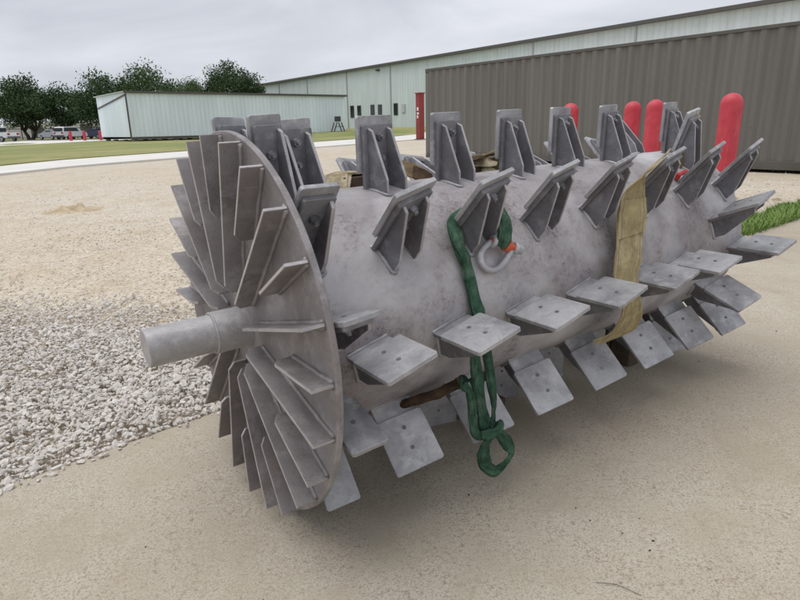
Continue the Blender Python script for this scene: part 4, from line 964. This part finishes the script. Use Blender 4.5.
def ruled(owner, name, Lp, Rp, thk, m, seed=0, k=8):
    L_ = catmull([W(*p) for p in Lp], k); R_ = catmull([W(*p) for p in Rp], k); n = len(L_); bm = bmesh.new(); ac = 9; rows = []
    for i in range(n):
        b = (R_[i]-L_[i]); t = (L_[min(i+1, n-1)]-L_[max(i-1, 0)] + R_[min(i+1, n-1)]-R_[max(i-1, 0)]).normalized(); nv = t.cross(b).normalized()
        top, bot = [], []
        for j in range(ac):
            u = j/(ac-1); p = L_[i] + b*u; q = p + nv*(0.003*mnoise.noise(p*26+Vector((seed, u, 0))))
            if j in (0, ac-1): q = q + b.normalized()*0.0014*mnoise.noise(p*75)
            top.append(bm.verts.new(q+nv*thk/2)); bot.append(bm.verts.new(q-nv*thk/2))
        rows.append((top, bot))
    for (a, b), (c, d_) in zip(rows, rows[1:]):
        for j in range(ac-1): bm.faces.new((a[j], a[j+1], c[j+1], c[j])); bm.faces.new((b[j+1], b[j], d_[j], d_[j+1]))
        bm.faces.new((a[0], c[0], d_[0], b[0])); bm.faces.new((a[-1], b[-1], d_[-1], c[-1]))
    for (a, b) in (rows[0], rows[-1]):
        for j in range(ac-1): bm.faces.new((a[j], b[j], b[j+1], a[j+1]))
    both_uv(bm, rows)
    me = to_mesh(bm, name, True, 45); me.transform(Matrix.Translation(-owner.location)); return link(name, me, owner, m)
SL = [cyl(1.175, .47, 45.6), cyl(1.143, .45, 47.6), cyl(1.128, .42, 48), cyl(1.104, .395, 48.9), cyl(1.078, .372, 50.7), cyl(1.052, .355, 54.4), cyl(1.016, .345, 63.3), cyl(1.001, .34, 71.7), cyl(0.965, 0.35, 81), cyl(0.95, 0.36, 88.5), cyl(0.965, 0.375, 96), cyl(0.985, 0.378, 104), cyl(0.99, 0.378, 111), cyl(0.972, 0.378, 116.5), cyl(0.91, 0.374, 118.5)]
SR = [cyl(1.25, .465, 42), cyl(1.235, .44, 42.5), cyl(1.205, .415, 43.5), cyl(1.172, .392, 46.5), cyl(1.165, .372, 51), cyl(1.158, .362, 55), cyl(1.143, .354, 62), cyl(1.12, .345, 70.5), cyl(1.09, .35, 82), cyl(1.052, 0.364, 90), cyl(1.05, 0.378, 97), cyl(1.078, 0.38, 105), cyl(1.108, 0.38, 114), cyl(1.095, 0.378, 121.5), cyl(0.96, 0.372, 124.5)]
ruled(ys_, 'webbing', SL, SR, 0.004, M_strap, 1)
def off_(P, d): return [(p[0], p[1]*(1+d), p[2]*(1+d)) for p in P]
ruled(ys_, 'stitched_fold', off_(SL[5:8], 0.014), off_(SR[5:8], 0.014), 0.004, M_strap, 2)
# second strap loop held behind the paddles, with its own shackle
s2 = empty('strap_loop', WC(1.62, 0.31, 35)); tag(s2, 'short tan strap loop standing between paddles at the far end of the drum', 'strap'); bpy.context.view_layer.update()
ribbon(s2, 'webbing', [(1.56, 0.16, 0.262), (1.60, 0.155, 0.272), (1.66, 0.15, 0.281), (1.72, 0.14, 0.292), (1.755, 0.105, 0.30), (1.735, 0.06, 0.302), (1.66, 0.03, 0.302)], 0.09, 0.004, M_strapd, 5, nrm=V1)
sk2 = empty('shackle', W(1.50, 0.21, 0.235)); tag(sk2, 'shackle with a red pin wedged between far paddles by the tan loop', 'shackle'); bpy.context.view_layer.update(); shk = sk2
a, b = W(1.475, 0.205, 0.238), W(1.535, 0.20, 0.250)
rod('pin', a, b, 0.007, M_pinred); rod('pin_head', a-(b-a)*0.12, a+(b-a)*0.1, 0.0125, M_pinred)
path = catmull([W(1.485, 0.21, 0.235), W(1.47, 0.235, 0.22), W(1.49, 0.26, 0.205), W(1.53, 0.255, 0.21), W(1.55, 0.23, 0.225), W(1.545, 0.2, 0.245)], 5)
bm = bmesh.new(); sweep(bm, path, 0.015, 0.015, radial_n(path), 10); me = to_mesh(bm, 'bow', True); me.transform(Matrix.Translation(-sk2.location)); link('bow', me, sk2, M_galv)

# crumpled cream webbing lying in the back rows behind the drum crest
cw = empty('webbing_bundle', W(0.9, -0.13, 0.29)); tag(cw, 'crumpled cream webbing bundle lying on the drum crest behind the upright paddles', 'webbing'); bpy.context.view_layer.update()
for k in range(5):
    rr = random.Random(30+k); pts = []
    for i in range(6):
        pts.append((0.795+0.035*i+rr.uniform(-0.015, 0.015), -0.145+rr.uniform(-0.03, 0.05), 0.292+0.011*k+rr.uniform(-0.008, 0.012)))
    ribbon(cw, 'fold', pts, 0.055, 0.005, M_cream, 7+k, nrm=(E2*0.8 - E1*rr.uniform(-0.7, 0.9)).normalized(), k=5)
ribbon(cw, 'soiled_fold', [(0.76, -0.12, 0.282), (0.83, -0.10, 0.288), (0.90, -0.095, 0.292), (0.97, -0.10, 0.288)], 0.045, 0.008, M_brown, 13, nrm=(E2*0.6-E1*0.8).normalized())
tw = empty('folded_strap', W(0.36, -0.1, 0.29)); tag(tw, 'folded tan strap on a brown wood block behind the nearest upright paddle', 'strap'); bpy.context.view_layer.update()
ribbon(tw, 'webbing', [(0.305, -0.05, 0.285), (0.322, -0.07, 0.315), (0.345, -0.095, 0.330), (0.385, -0.10, 0.330), (0.43, -0.11, 0.326)], 0.075, 0.005, M_cream, 21, nrm=E2)
bm = bmesh.new(); add_box(bm, 0.335-HALF, 0.43-HALF, 0.055, 0.14, 0.292+HB_, 0.3225+HB_, bev=0.003); me = to_mesh(bm, 'wood_block'); me.transform(Matrix.Translation(-tw.location) @ rot); link('wood_block', me, tw, M_timber)
bt = empty('strap_tongue', W(0.6, -0.12, 0.29)); tag(bt, 'brown strap tongue sticking up right of the nearest upright paddle', 'strap'); bpy.context.view_layer.update()
ribbon(bt, 'webbing', [(0.66, -0.10, 0.284), (0.63, -0.105, 0.300), (0.60, -0.115, 0.317), (0.56, -0.13, 0.330)], 0.06, 0.005, M_strapd, 22, nrm=(E2*0.7-E1*0.7).normalized())
ribbon(bt, 'lining', [(0.655, -0.088, 0.284), (0.625, -0.093, 0.300), (0.597, -0.103, 0.315)], 0.05, 0.004, M_brown, 23, nrm=(E2*0.7-E1*0.7).normalized())

# ------------------------------------------------------------------ bits on the slab
pv = [(0.81, 1.7), (0.51, 1.18), (0.45, 1.23), (0.57, 1.15), (0.55, 1.12), (1.15, 2.13), (1.64, 2.44), (0.43, 1.28), (0.57, 1.23), (-0.62, 1.2), (-0.3, 1.02), (0.17, 1.35)]
for i, (x, y) in enumerate(pv):
    bm = bmesh.new(); bmesh.ops.create_icosphere(bm, subdivisions=1, radius=1)
    for v in bm.verts: v.co = Vector((v.co.x*0.0055, v.co.y*0.0035, v.co.z*0.002+0.0012))*(1+0.35*mnoise.noise(v.co*2+Vector((i, 0, 0))))
    o = link('debris_fleck', to_mesh(bm, 'debris_fleck'), None, M_dark); o.location = (x, y, zg(x, y)+0.001); o.rotation_euler = (0, 0, rng.random()*6); k = rng.uniform(0.35, 0.9); o.scale = (k, k, k)
    tag(o, 'tiny dark fleck lying on the tan concrete slab', 'debris', 'dark flecks scattered on the slab')
bm = bmesh.new(); pts = catmull([Vector((0.40, 1.03, zg(0.4, 1.03)+0.003)), Vector((0.44, 1.02, zg(.44, 1.02)+0.004)), Vector((0.48, 0.99, zg(.48, .99)+0.003))], 5)
sweep(bm, pts, 0.0012, 0.0012, Vector((0, 0, 1)), 5); o = link('twig', to_mesh(bm, 'twig', True), None, M_dark); tag(o, 'thin dark twig lying on the concrete at the lower right', 'twig')
